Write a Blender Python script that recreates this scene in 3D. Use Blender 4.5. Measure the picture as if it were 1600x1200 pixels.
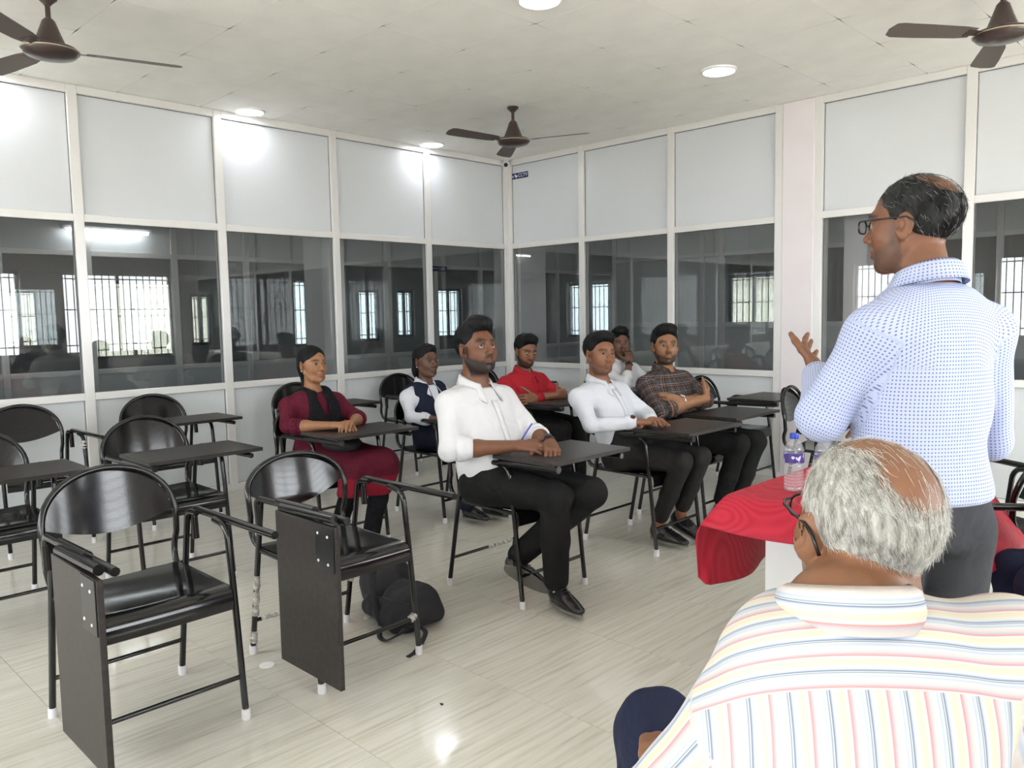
import bpy, bmesh, math, random
import numpy as np
from mathutils import Vector, Matrix, Quaternion

# ------------------------------------------------------------------ scene, camera, light
scene = bpy.context.scene
for _o in list(bpy.data.objects):
    bpy.data.objects.remove(_o)
COL = scene.collection
PI = math.pi

scene.view_settings.view_transform = 'Standard'
scene.view_settings.look = 'None'
scene.view_settings.gamma = 1.0
scene.view_settings.use_curve_mapping = False
scene.view_settings.exposure = 0.75

CAM_POS = Vector((6.042, -6.139, 1.355))
_a, _p, _r = 0.776150, 0.085711, -0.018357
_fw = Vector((-math.sin(_a) * math.cos(_p), math.cos(_a) * math.cos(_p), -math.sin(_p)))
_rt = Vector((math.cos(_a), math.sin(_a), 0))
_up = _rt.cross(_fw)
_rt2 = _rt * math.cos(_r) + _up * math.sin(_r)
_up2 = _up * math.cos(_r) - _rt * math.sin(_r)
cam_data = bpy.data.cameras.new('camera')
cam_data.sensor_width = 36.0
cam_data.lens = 1250.8 * 36.0 / 1600.0
cam_data.clip_start = 0.05
cam = bpy.data.objects.new('camera', cam_data)
_m = Matrix((_rt2, _up2, -_fw)).transposed().to_4x4()
_m.translation = CAM_POS
cam.matrix_world = _m
COL.objects.link(cam)
scene.camera = cam

ROOM_X, ROOM_Y, ROOM_H = 7.5, -8.13, 2.967

world = bpy.data.worlds.new('sky')
scene.world = world
world.use_nodes = True
_nt = world.node_tree
_bg = _nt.nodes['Background']
_bg.inputs[0].default_value = (0.93, 0.97, 1.0, 1)
_bg.inputs[1].default_value = 9.0

sun_d = bpy.data.lights.new('sun', 'SUN')
sun_d.energy = 14.0
sun_d.angle = math.radians(0.6)
sun_d.color = (1.0, 0.95, 0.87)
sun = bpy.data.objects.new('sun', sun_d)
sun.rotation_euler = Vector((-0.55, 0.42, -0.62)).to_track_quat('-Z', 'Y').to_euler()
COL.objects.link(sun)

# openings of the daylight windows: (wall, centre along wall, width, sill, head)
WIN_RIGHT = [(-6.9, 1.2), (-3.55, 1.7), (-1.3, 1.7)]      # wall at x = ROOM_X : (y centre, width)
WIN_BACK = [(1.2, 1.5), (3.4, 1.5), (5.5, 1.5)]                       # wall at y = ROOM_Y : (x centre, width)
W_SILL, W_HEAD = 0.85, 2.15
def portal(name, loc, rot, w, h):
    d = bpy.data.lights.new(name, 'AREA'); d.shape = 'RECTANGLE'; d.size = w; d.size_y = h
    d.cycles.is_portal = True
    o = bpy.data.objects.new(name, d); o.location = loc; o.rotation_euler = rot
    COL.objects.link(o)
for yc, w in WIN_RIGHT:
    portal('window_portal', (ROOM_X + 0.05, yc, (W_SILL + W_HEAD) / 2), (PI / 2, 0, PI / 2), w, W_HEAD - W_SILL)
for xc, w in WIN_BACK:
    portal('window_portal', (xc, ROOM_Y - 0.05, (W_SILL + W_HEAD) / 2), (PI / 2, 0, 0), w, W_HEAD - W_SILL)
cy = scene.cycles
cy.max_bounces = 8; cy.diffuse_bounces = 4; cy.glossy_bounces = 4
cy.transmission_bounces = 4; cy.transparent_max_bounces = 16
cy.caustics_reflective = False; cy.caustics_refractive = False
cy.sample_clamp_indirect = 8.0

# ------------------------------------------------------------------ materials
MATS = {}
def mat(name, color=(0.8, 0.8, 0.8), rough=0.5, metal=0.0, spec=0.5, coat=0.0, emit=None, strength=0.0, build=None):
    if name in MATS:
        return MATS[name]
    m = bpy.data.materials.new(name); m.use_nodes = True
    nt = m.node_tree; b = nt.nodes['Principled BSDF']
    b.inputs['Base Color'].default_value = (*color, 1)
    b.inputs['Roughness'].default_value = rough
    b.inputs['Metallic'].default_value = metal
    b.inputs['Specular IOR Level'].default_value = spec
    b.inputs['Coat Weight'].default_value = coat
    if emit:
        b.inputs['Emission Color'].default_value = (*emit, 1)
        b.inputs['Emission Strength'].default_value = strength
    if build:
        build(nt, b)
    MATS[name] = m
    return m
def N(nt, typ, **kw):
    n = nt.nodes.new(typ)
    for k, v in kw.items():
        if k == 'inp':
            for kk, vv in v.items():
                n.inputs[kk].default_value = vv
        else:
            setattr(n, k, v)
    return n
def L(nt, a, b): nt.links.new(a, b)
def ramp(nt, stops):
    r = nt.nodes.new('ShaderNodeValToRGB')
    e = r.color_ramp.elements
    while len(e) < len(stops): e.new(0.5)
    for i, (p, c) in enumerate(stops):
        e[i].position = p; e[i].color = (*c, 1) if len(c) == 3 else c
    return r
def mathn(nt, op, a, b=None, c=None):
    n = nt.nodes.new('ShaderNodeMath'); n.operation = op
    for i, v in enumerate((a, b, c)):
        if v is None: continue
        if isinstance(v, (int, float)): n.inputs[i].default_value = v
        else: L(nt, v, n.inputs[i])
    return n.outputs[0]
def bump(nt, b, height, strength=0.3, dist=0.01):
    n = N(nt, 'ShaderNodeBump', inp={'Strength': strength, 'Distance': dist})
    L(nt, height, n.inputs['Height']); L(nt, n.outputs[0], b.inputs['Normal'])
def noise_col(base, var=0.06, scale=6.0, bscale=None, bstr=0.2, bdist=0.002, stretch=(1, 1, 1), rvar=None):
    def f(nt, b):
        tc = N(nt, 'ShaderNodeTexCoord'); mp = N(nt, 'ShaderNodeMapping', inp={'Scale': stretch})
        L(nt, tc.outputs['Object'], mp.inputs[0])
        n = N(nt, 'ShaderNodeTexNoise', inp={'Scale': scale, 'Detail': 4.0})
        L(nt, mp.outputs[0], n.inputs[0])
        r = ramp(nt, [(0.3, tuple(max(0, c * (1 - var)) for c in base)), (0.7, tuple(min(1, c * (1 + var)) for c in base))])
        L(nt, n.outputs[0], r.inputs[0]); L(nt, r.outputs[0], b.inputs['Base Color'])
        if bscale:
            n2 = N(nt, 'ShaderNodeTexNoise', inp={'Scale': bscale, 'Detail': 3.0})
            L(nt, mp.outputs[0], n2.inputs[0]); bump(nt, b, n2.outputs[0], bstr, bdist)
    return f
M_ALU = mat('white_aluminium', (0.78, 0.77, 0.75), 0.32, 0.15)
M_PANEL = mat('white_laminate', (0.74, 0.75, 0.75), 0.28, build=noise_col((0.69, 0.715, 0.74), 0.02, 1.5))
M_LOWPANEL = mat('grey_white_laminate', (0.7, 0.73, 0.74), 0.3, build=noise_col((0.68, 0.715, 0.735), 0.03, 1.7))
M_WALL = mat('lilac_white_paint', (0.82, 0.76, 0.78), 0.75, build=noise_col((0.82, 0.77, 0.79), 0.025, 3.0, 60, 0.08, 0.001))
M_OUT = mat('grey_paint', (0.5, 0.49, 0.49), 0.8, build=noise_col((0.68, 0.66, 0.67), 0.04, 2.0))
M_PARTGREY = mat('grey_laminate', (0.5, 0.52, 0.52), 0.5, build=noise_col((0.66, 0.68, 0.68), 0.03, 2.0))
M_TILE = mat('mineral_ceiling_tile', (0.74, 0.72, 0.66), 0.85, build=noise_col((0.88, 0.87, 0.82), 0.03, 5.0, 180, 0.12, 0.001))
M_SLAB = mat('dark_void', (0.07, 0.065, 0.06), 0.9)
M_BLACK = mat('black_enamel', (0.008, 0.008, 0.008), 0.15, spec=0.5, coat=0.0,
              build=noise_col((0.008, 0.0078, 0.0075), 0.4, 9.0))
def _perf(nt, b):
    tc = N(nt, 'ShaderNodeTexCoord')
    v = N(nt, 'ShaderNodeTexVoronoi', inp={'Scale': 150.0, 'Randomness': 0.0})
    L(nt, tc.outputs['Object'], v.inputs[0])
    r = ramp(nt, [(0.16, (0, 0, 0)), (0.24, (1, 1, 1))])
    L(nt, v.outputs['Distance'], r.inputs[0]); bump(nt, b, r.outputs[0], 0.25, 0.0012)
M_PERF = mat('black_perforated_metal', (0.007, 0.007, 0.007), 0.11, spec=0.5, coat=0.0, build=_perf)
M_BOARD = mat('dark_laminate_board', (0.03, 0.025, 0.023), 0.36, spec=0.35, build=noise_col((0.027, 0.0225, 0.021), 0.3, 60.0, 220, 0.08, 0.0006, (1, 0.15, 1)))
M_EDGE = mat('board_edge_band', (0.028, 0.024, 0.022), 0.45)
M_CAP = mat('white_rubber_cap', (0.72, 0.7, 0.72), 0.6)
M_STEEL = mat('bright_steel', (0.75, 0.75, 0.76), 0.25, 1.0)
M_TAPE = mat('worn_silver_tape', (0.5, 0.48, 0.45), 0.55, 0.2, build=noise_col((0.48, 0.45, 0.42), 0.5, 60.0))
M_FAN = mat('brown_fan_enamel', (0.05, 0.032, 0.027), 0.35, coat=0.3)
M_FANTRIM = mat('pale_gold_trim', (0.5, 0.42, 0.3), 0.35, 0.8)
M_FANBLADE = mat('dusty_brown_blade', (0.11, 0.09, 0.08), 0.5)
M_LED = mat('led_diffuser', (1, 1, 1), 0.5, emit=(0.93, 0.95, 1.0), strength=20.0)
M_LEDRIM = mat('white_lamp_rim', (0.9, 0.9, 0.9), 0.4)
M_WHITE = mat('white_plastic', (0.8, 0.8, 0.79), 0.4)
M_DARK = mat('black_plastic', (0.01, 0.01, 0.011), 0.3)
M_SIGN = mat('navy_sign', (0.012, 0.02, 0.11), 0.4)
M_SIGNTXT = mat('white_lettering', (0.85, 0.87, 0.95), 0.5)
M_BAR = mat('window_bar_paint', (0.16, 0.16, 0.17), 0.5)
M_WFRAME = mat('grey_window_frame', (0.42, 0.42, 0.44), 0.5)
M_LITTER = mat('white_paper', (0.85, 0.84, 0.8), 0.7)
def schlick(nt, f0):
    g = N(nt, 'ShaderNodeNewGeometry'); d = N(nt, 'ShaderNodeVectorMath', operation='DOT_PRODUCT')
    L(nt, g.outputs['Normal'], d.inputs[0]); L(nt, g.outputs['Incoming'], d.inputs[1])
    c = mathn(nt, 'ABSOLUTE', d.outputs['Value'])
    return mathn(nt, 'MULTIPLY_ADD', mathn(nt, 'POWER', mathn(nt, 'SUBTRACT', 1.0, c), 5.0), 1.0 - f0, f0)
def _glass(nt, b):
    nt.nodes.remove(b)
    out = nt.nodes['Material Output']
    t = N(nt, 'ShaderNodeBsdfTransparent', inp={'Color': (0.80, 0.82, 0.82, 1)})
    g = N(nt, 'ShaderNodeBsdfGlossy', inp={'Color': (1, 1, 1, 1), 'Roughness': 0.0})
    mx = N(nt, 'ShaderNodeMixShader')
    L(nt, schlick(nt, 0.045), mx.inputs[0]); L(nt, t.outputs[0], mx.inputs[1]); L(nt, g.outputs[0], mx.inputs[2])
    L(nt, mx.outputs[0], out.inputs[0])
M_SHADOWLINE = mat('dark_shadow_line', (0.10, 0.10, 0.105), 0.6)  # dark tone standing in for the shade under the rails
def _winglass(nt, b):
    nt.nodes.remove(b); out = nt.nodes['Material Output']
    t = N(nt, 'ShaderNodeBsdfTransparent', inp={'Color': (0.42, 0.44, 0.45, 1)}); g = N(nt, 'ShaderNodeBsdfGlossy', inp={'Roughness': 0.02})
    mx = N(nt, 'ShaderNodeMixShader'); L(nt, schlick(nt, 0.05), mx.inputs[0]); L(nt, t.outputs[0], mx.inputs[1]); L(nt, g.outputs[0], mx.inputs[2]); L(nt, mx.outputs[0], out.inputs[0])
M_WINGLASS = mat('dimming_window_glass', build=_winglass)
M_GLASS = mat('grey_tinted_glass', build=_glass)
def _floor(nt, b):
    geo = N(nt, 'ShaderNodeNewGeometry')
    oi = N(nt, 'ShaderNodeObjectInfo')
    add = N(nt, 'ShaderNodeVectorMath', operation='ADD')
    rv = N(nt, 'ShaderNodeCombineXYZ')
    L(nt, mathn(nt, 'MULTIPLY', oi.outputs['Random'], 3.0), rv.inputs[0])
    L(nt, geo.outputs['Position'], add.inputs[0]); L(nt, rv.outputs[0], add.inputs[1])
    mp = N(nt, 'ShaderNodeMapping', inp={'Scale': (22.0, 0.9, 1.0), 'Rotation': (0, 0, 0.06)})
    L(nt, add.outputs[0], mp.inputs[0])
    n1 = N(nt, 'ShaderNodeTexNoise', inp={'Scale': 2.2, 'Detail': 7.0, 'Roughness': 0.62})
    L(nt, mp.outputs[0], n1.inputs[0])
    r = ramp(nt, [(0.28, (0.47, 0.44, 0.36)), (0.45, (0.62, 0.60, 0.52)), (0.6, (0.68, 0.66, 0.59)), (0.8, (0.73, 0.71, 0.65))])
    L(nt, n1.outputs[0], r.inputs[0])
    L(nt, r.outputs[0], b.inputs['Base Color'])
M_FLOOR = mat('polished_wood_grain_tile', (0.6, 0.58, 0.5), 0.10, spec=0.5, build=_floor)
M_GROUT = mat('grout', (0.36, 0.34, 0.29), 0.8)

# ------------------------------------------------------------------ object helpers
def tag(o, label=None, cat=None, group=None, kind=None):
    if label: o['label'] = label
    if cat: o['category'] = cat
    if group: o['group'] = group
    if kind: o['kind'] = kind
    return o
def empty(name, loc=(0, 0, 0), rz=0.0, label=None, cat=None, group=None, kind=None, parent=None):
    o = bpy.data.objects.new(name, None); o.empty_display_size = 0.1
    o.location = loc; o.rotation_euler = (0, 0, rz); COL.objects.link(o)
    if parent: o.parent = parent
    return tag(o, label, cat, group, kind)
def link(name, me, parent=None, loc=None, rz=None):
    o = bpy.data.objects.new(name, me); COL.objects.link(o)
    if parent is not None: o.parent = parent
    if loc is not None: o.location = loc
    if rz is not None: o.rotation_euler = (0, 0, rz)
    return o
class MB:
    """collects vertices and faces of one part"""
    def __init__(s): s.v = []; s.f = []; s.mi = []
    def add(s, v, f, mi=0):
        o = len(s.v); s.v += [tuple(p) for p in v]
        s.f += [tuple(i + o for i in q) for q in f]; s.mi += [mi] * len(f); return s
    def box(s, lo, hi, mi=0, M=None):
        x0, y0, z0 = lo; x1, y1, z1 = hi
        v = [(x0, y0, z0), (x1, y0, z0), (x1, y1, z0), (x0, y1, z0), (x0, y0, z1), (x1, y0, z1), (x1, y1, z1), (x0, y1, z1)]
        if M is not None: v = [M @ Vector(p) for p in v]
        return s.add(v, [(0, 3, 2, 1), (4, 5, 6, 7), (0, 1, 5, 4), (1, 2, 6, 5), (2, 3, 7, 6), (3, 0, 4, 7)], mi)
    def bbox(s, lo, hi, b=0.004, mi=0, M=None):
        """box with chamfered edges"""
        bm = bmesh.new()
        c = [(lo[i] + hi[i]) / 2 for i in range(3)]; d = [hi[i] - lo[i] for i in range(3)]
        bmesh.ops.create_cube(bm, size=1.0)
        for v in bm.verts: v.co = Vector((c[0] + v.co.x * d[0], c[1] + v.co.y * d[1], c[2] + v.co.z * d[2]))
        bmesh.ops.bevel(bm, geom=list(bm.edges), offset=b, segments=1, affect='EDGES', profile=0.5)
        return s.bm(bm, mi, M)
    def bm(s, bm, mi=0, M=None):
        bm.verts.index_update()
        v = [(M @ x.co) if M is not None else x.co.copy() for x in bm.verts]
        f = [tuple(x.index for x in q.verts) for q in bm.faces]; bm.free()
        return s.add(v, f, mi)
    def tube(s, pts, r, n=10, mi=0, cap=True, closed=False):
        pts = [Vector(p) for p in pts]; m = len(pts)
        rr = r if hasattr(r, '__len__') else [r] * m
        t0 = (pts[1] - pts[0]).normalized()
        a = t0.orthogonal().normalized(); rings = []; pt = t0
        for i in range(m):
            if closed: t = (pts[(i + 1) % m] - pts[i - 1]).normalized()
            else: t = (pts[min(i + 1, m - 1)] - pts[max(i - 1, 0)]).normalized()
            a = pt.rotation_difference(t) @ a; a = (a - t * a.dot(t)).normalized(); pt = t
            b = t.cross(a)
            rings.append([pts[i] + (a * math.cos(2 * PI * k / n) + b * math.sin(2 * PI * k / n)) * rr[i] for k in range(n)])
        v = [p for q in rings for p in q]; f = []
        for i in range(m if closed else m - 1):
            i2 = (i + 1) % m
            for k in range(n):
                f.append((i * n + k, i * n + (k + 1) % n, i2 * n + (k + 1) % n, i2 * n + k))
        if cap and not closed:
            f.append(tuple(range(n - 1, -1, -1))); f.append(tuple((m - 1) * n + k for k in range(n)))
        return s.add(v, f, mi)
    def lathe(s, prof, n=24, mi=0, M=None, capb=True, capt=True):
        v = []; f = []
        for r, z in prof:
            for k in range(n): v.append(Vector((r * math.cos(2 * PI * k / n), r * math.sin(2 * PI * k / n), z)))
        for i in range(len(prof) - 1):
            for k in range(n): f.append((i * n + k, i * n + (k + 1) % n, (i + 1) * n + (k + 1) % n, (i + 1) * n + k))
        if capb: f.append(tuple(range(n - 1, -1, -1)))
        if capt: f.append(tuple((len(prof) - 1) * n + k for k in range(n)))
        if M is not None: v = [M @ p for p in v]
        return s.add(v, f, mi)
    def prism(s, poly, z0, z1, mi=0, M=None):
        n = len(poly)
        v = [Vector((p[0], p[1], z0)) for p in poly] + [Vector((p[0], p[1], z1)) for p in poly]
        if M is not None: v = [M @ p for p in v]
        f = [tuple(range(n - 1, -1, -1)), tuple(range(n, 2 * n))] + [(i, (i + 1) % n, n + (i + 1) % n, n + i) for i in range(n)]
        return s.add(v, f, mi)
    def grid(s, P, mi=0, closed_u=False):
        """P: rows x cols of points"""
        r = len(P); c = len(P[0]); v = [p for q in P for p in q]; f = []
        for i in range(r - 1):
            for j in range(c if closed_u else c - 1):
                f.append((i * c + j, i * c + (j + 1) % c, (i + 1) * c + (j + 1) % c, (i + 1) * c + j))
        return s.add(v, f, mi)
    def mesh(s, name, mats, smooth=False):
        me = bpy.data.meshes.new(name)
        me.from_pydata([tuple(p) for p in s.v], [], s.f)
        for m in (mats if isinstance(mats, (list, tuple)) else [mats]): me.materials.append(m)
        if any(s.mi): me.polygons.foreach_set('material_index', s.mi)
        if smooth is True: me.polygons.foreach_set('use_smooth', [True] * len(me.polygons))
        elif smooth:
            me.polygons.foreach_set('use_smooth', [True] * len(me.polygons))
            me.set_sharp_from_angle(angle=math.radians(smooth))
        me.update(); return me
    def obj(s, name, mats, parent=None, smooth=False, loc=None, rz=None):
        return link(name, s.mesh(name, mats, smooth), parent, loc, rz)
def fillet(pts, r, n=5):
    pts = [Vector(p) for p in pts]; out = [pts[0]]
    for i in range(1, len(pts) - 1):
        a, b, c = pts[i - 1], pts[i], pts[i + 1]
        da, dc = (a - b), (c - b); d = min(r, da.length * 0.48, dc.length * 0.48)
        p, q = b + da.normalized() * d, b + dc.normalized() * d
        for k in range(n + 1):
            t = k / n; out.append(p * (1 - t) ** 2 + b * 2 * t * (1 - t) + q * t * t)
    out.append(pts[-1]); return out
def spline(pts, n=8):
    P = [Vector(p) for p in pts]; P = [P[0] * 2 - P[1]] + P + [P[-1] * 2 - P[-2]]; out = []
    for i in range(1, len(P) - 2):
        for k in range(n):
            t = k / n
            out.append(0.5 * ((2 * P[i]) + (P[i + 1] - P[i - 1]) * t + (2 * P[i - 1] - 5 * P[i] + 4 * P[i + 1] - P[i + 2]) * t * t
                              + (3 * P[i] - P[i - 1] - 3 * P[i + 1] + P[i + 2]) * t ** 3))
    out.append(P[-2]); return out
def solidify(o, t, off=0.0):
    m = o.modifiers.new('thickness', 'SOLIDIFY'); m.thickness = t; m.offset = off
def subsurf(o, l=1):
    m = o.modifiers.new('smooth', 'SUBSURF'); m.levels = l; m.render_levels = l
# ------------------------------------------------------------------ floor and ceiling
floor = MB().box((-0.03, ROOM_Y - 0.1, -0.12), (ROOM_X + 0.1, 0.03, -0.003)).obj('floor', M_GROUT)
tag(floor, kind='structure')
JY = [-4.755 + 0.6 * k for k in range(-7, 10)]
JX = [0.45 + 0.6 * k for k in range(-2, 13)]
_cache = {}
def slab(name, x0, x1, y0, y1, z0, z1, m, parent, bev=0.0):
    key = (name, round(x1 - x0, 3), round(y1 - y0, 3))
    if key not in _cache:
        w, d = (x1 - x0) / 2, (y1 - y0) / 2
        _cache[key] = MB().box((-w, -d, z0), (w, d, z1)).mesh(name, m)
    return link(name, _cache[key], parent, ((x0 + x1) / 2, (y0 + y1) / 2, 0))
for i in range(len(JX) - 1):
    for j in range(len(JY) - 1):
        x0, x1 = max(JX[i], -0.02), min(JX[i + 1], ROOM_X)
        y0, y1 = max(JY[j], ROOM_Y), min(JY[j + 1], 0.02)
        if x1 - x0 > 0.05 and y1 - y0 > 0.05:
            slab('floor_tile', x0 + 0.0007, x1 - 0.0007, y0 + 0.0007, y1 - 0.0007, -0.012, 0.0, M_FLOOR, floor)
ceiling = MB().box((-0.03, ROOM_Y - 0.1, ROOM_H + 0.004), (ROOM_X + 0.1, 0.03, ROOM_H + 0.12)).obj('ceiling', M_SLAB)
tag(ceiling, kind='structure')
CX = [-0.07 + 0.6 * k for k in range(0, 13)]
CY = [0.27 - 0.6 * k for k in range(0, 16)]
def tile_mesh(w, d):
    key = ('ct', round(w, 3), round(d, 3))
    if key not in _cache:
        a, b = w / 2, d / 2; g, gc, e = 0.0009, 0.0048, 0.10
        ex, ey = min(e, a * 0.6), min(e, b * 0.6)
        q = []
        for sx, sy in ((1, 1), (-1, 1), (-1, -1), (1, -1)):
            p1 = (sx * (a - g), sy * (b - ey)); pc = (sx * (a - gc), sy * (b - gc)); p2 = (sx * (a - ex), sy * (b - g))
            q += [p1, pc, p2] if sx * sy > 0 else [p2, pc, p1]
        _cache[key] = MB().prism(q, ROOM_H, ROOM_H + 0.012).mesh('ceiling_tile', M_TILE)
    return _cache[key]
rnd = random.Random(4)
for i in range(len(CX) - 1):
    for j in range(len(CY) - 1):
        x0, x1 = max(CX[i], 0.0), min(CX[i + 1], ROOM_X)
        y1, y0 = min(CY[j], 0.0), max(CY[j + 1], ROOM_Y)
        if x1 - x0 > 0.03 and y1 - y0 > 0.03:
            o = link('ceiling_tile', tile_mesh(x1 - x0, y1 - y0), ceiling, ((x0 + x1) / 2, (y0 + y1) / 2, rnd.uniform(0, 0.0012)))

# ------------------------------------------------------------------ aluminium and glass partitions
RZ = [(0.0, 0.055), (0.815, 0.867), (2.05, 2.103), (2.912, ROOM_H)]     # bottom, sill, mid and top rail
MW, FD = 0.064, 0.036
def partition(name, axis, plane, stations, kinds, z_rails=RZ, panel_mats=(M_LOWPANEL, None, M_PANEL), shadow_line=False):
    """axis 'y': wall in plane x = plane running along y. stations: mullion centres. kinds: per bay a tuple per row"""
    root = empty(name, kind='structure')
    def bx(mb, u0, u1, d0, d1, z0, z1):
        if axis == 'y': mb.bbox((plane + d0, min(u0, u1), z0), (plane + d1, max(u0, u1), z1), 0.0025)
        else: mb.bbox((min(u0, u1), plane + d0, z0), (max(u0, u1), plane + d1, z1), 0.0025)
        return mb
    for u in stations:
        bx(MB(), u - MW / 2, u + MW / 2, -FD, FD, 0, ROOM_H).obj('mullion', M_ALU, root)
    for b in range(len(stations) - 1):
        u0, u1 = stations[b], stations[b + 1]
        s = 1 if u1 > u0 else -1
        a0, a1 = u0 + s * MW / 2, u1 - s * MW / 2
        for z0, z1 in z_rails:
            bx(MB(), a0, a1, -FD + 0.001, FD - 0.001, z0, z1).obj('rail', M_ALU, root)
        for r in range(len(z_rails) - 1):
            z0, z1 = z_rails[r][1], z_rails[r + 1][0]
            k = kinds[b][r] if kinds else ('glass' if r == 1 else 'panel')
            if shadow_line:  # dark strips put in for the shadow line at rails and panel edges
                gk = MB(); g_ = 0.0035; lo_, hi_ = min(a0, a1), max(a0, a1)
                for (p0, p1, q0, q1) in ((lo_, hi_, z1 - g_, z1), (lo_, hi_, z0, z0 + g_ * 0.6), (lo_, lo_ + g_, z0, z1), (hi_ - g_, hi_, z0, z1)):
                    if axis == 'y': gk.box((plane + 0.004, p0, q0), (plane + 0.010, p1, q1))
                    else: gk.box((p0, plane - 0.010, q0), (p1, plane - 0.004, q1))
                gk.obj('shadow_line', M_SHADOWLINE, root)
            if k == 'glass':
                mb = MB()
                if axis == 'y': mb.box((plane - 0.003, min(a0, a1) - 0.006, z0 - 0.006), (plane + 0.003, max(a0, a1) + 0.006, z1 + 0.006))
                else: mb.box((min(a0, a1) - 0.006, plane - 0.003, z0 - 0.006), (max(a0, a1) + 0.006, plane + 0.003, z1 + 0.006))
                mb.obj('pane', M_GLASS, root)
            elif k == 'panel':
                bx(MB(), a0 - s * 0.004, a1 + s * 0.004, -0.006, 0.006, z0 - 0.004, z1 + 0.004).obj('panel', panel_mats[r] or M_PANEL, root)
    return root
SL = [-0.05, -1.12, -2.163, -3.20, -4.227, -5.26, -6.30, -7.34, ROOM_Y + 0.03]
partition('wall_left', 'y', 0.0, SL, None, shadow_line=True)
SR = [0.05, 1.027, 2.043, 3.050]
partition('wall_right', 'x', 0.0, SR, None, shadow_line=True)
SR2 = [3.372, 4.41, 5.45, 6.49, ROOM_X - 0.03]
partition('wall_far', 'x', 0.0, SR2, None, shadow_line=True)
corner = MB().bbox((-0.036, -0.036, 0), (0.036, 0.036, ROOM_H), 0.003).obj('trim_1', M_ALU); tag(corner, kind='structure')
pillar = MB().bbox((3.082, -0.04, 0), (3.34, 0.24, ROOM_H), 0.006).obj('wall_pillar', M_WALL); tag(pillar, kind='structure')
for nm, lo, hi in (('baseboard_left', (0.0365, ROOM_Y, 0.0), (0.05, -0.04, 0.04)), ('baseboard_right', (0.04, -0.05, 0.0), (3.08, -0.0365, 0.04)),
                   ('baseboard_far', (3.345, -0.05, 0.0), (ROOM_X, -0.0365, 0.04))):
    tag(MB().bbox(lo, hi, 0.003).obj(nm, M_ALU), kind='structure')

# daylight walls behind and beside the camera
def window_wall(name, axis, plane, u0, u1, wins, z0, z1, thick, m, h=ROOM_H, inward=-1):
    """wall with window holes; wins: (centre, width[, sill, head])"""
    root = empty(name, kind='structure')
    edges = sorted((c[0] - c[1] / 2, c[0] + c[1] / 2, c[2] if len(c) > 2 else z0, c[3] if len(c) > 3 else z1) for c in wins)
    def bx(mb, a, b, za, zb, d0=0.0, d1=None):
        d1 = thick if d1 is None else d1
        if axis == 'y': mb.box((plane + min(d0, d1), a, za), (plane + max(d0, d1), b, zb))
        else: mb.box((a, plane + min(d0, d1), za), (b, plane + max(d0, d1), zb))
    mb = MB(); cur = u0
    for a, b, za, zb in edges:
        bx(mb, cur, a, 0, h); bx(mb, a, b, 0, za); bx(mb, a, b, zb, h); cur = b
    bx(mb, cur, u1, 0, h)
    mb.obj('masonry', m, root)
    for i, (a, b, za, zb) in enumerate(edges):
        fr = MB()
        for p, q in ((a, a + 0.05), (b - 0.05, b), ((a + b) / 2 - 0.025, (a + b) / 2 + 0.025)): bx(fr, p, q, za, zb, thick * 0.3, thick * 0.3 + math.copysign(0.05, thick))
        bx(fr, a, b, za, za + 0.05, thick * 0.3, thick * 0.3 + math.copysign(0.05, thick)); bx(fr, a, b, zb - 0.05, zb, thick * 0.3, thick * 0.3 + math.copysign(0.05, thick))
        w = fr.obj('window_frame', M_ALU if m is M_WALL else M_WFRAME, root)
        gr = MB(); n = max(3, int((b - a) / 0.105))
        for k in range(1, n):
            u = a + (b - a) * k / n; bx(gr, u - 0.006, u + 0.006, za, zb, thick * 0.6, thick * 0.6 + math.copysign(0.012, thick))
        for zz in (za + 0.12 * (zb - za), za + 0.55 * (zb - za), za + 0.92 * (zb - za)):
            bx(gr, a, b, zz - 0.008, zz + 0.008, thick * 0.62, thick * 0.62 + math.copysign(0.012, thick))
        gr.obj('window_grille', M_BAR, root)
        if m is not M_WALL:  # tinted panes added here to dim the daylight seen through these windows
            gl = MB(); bx(gl, a + 0.04, b - 0.04, za + 0.04, zb - 0.04, thick * 0.4, thick * 0.4 + math.copysign(0.005, thick)); gl.obj('window_pane', M_WINGLASS, root)
    return root
window_wall('wall_window_side', 'y', ROOM_X, ROOM_Y, 0.0, WIN_RIGHT, W_SILL, W_HEAD, 0.2, M_WALL)
window_wall('wall_back', 'x', ROOM_Y, 0.0, ROOM_X, WIN_BACK, W_SILL, W_HEAD, -0.2, M_WALL)

# ------------------------------------------------------------------ the dim rooms beyond the glass
XA, XB, YA = -3.0, -7.0, 6.0
M_FLOOR2 = mat('grey_terrazzo', (0.33, 0.32, 0.3), 0.25, build=noise_col((0.5, 0.49, 0.46), 0.1, 12.0))
M_CEIL2 = mat('corridor_ceiling_paint', (0.75, 0.74, 0.70), 0.85)
tag(MB().box((XB - 0.2, ROOM_Y - 0.1, -0.12), (-0.03, YA + 0.2, -0.002)).box((-0.03, 0.03, -0.12), (ROOM_X + 0.1, YA + 0.2, -0.002)).obj('floor_outer', M_FLOOR2), kind='structure')
tag(MB().box((XB - 0.2, ROOM_Y - 0.1, ROOM_H), (-0.03, YA + 0.2, ROOM_H + 0.12)).box((-0.03, 0.03, ROOM_H), (ROOM_X + 0.1, YA + 0.2, ROOM_H + 0.12)).obj('ceiling_outer', M_CEIL2), kind='structure')
lab_kinds = [('panel', 'glass', 'panel')] * 12
partition('wall_lab', 'y', XA, [YA, 5.1, 4.2, 3.3, 2.4, 1.5, 0.6, -0.3, -1.45, -2.31, -3.21, -4.02, -4.9, -5.8, -6.7, ROOM_Y], None,
          panel_mats=(M_PARTGREY, None, M_PARTGREY))
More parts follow.
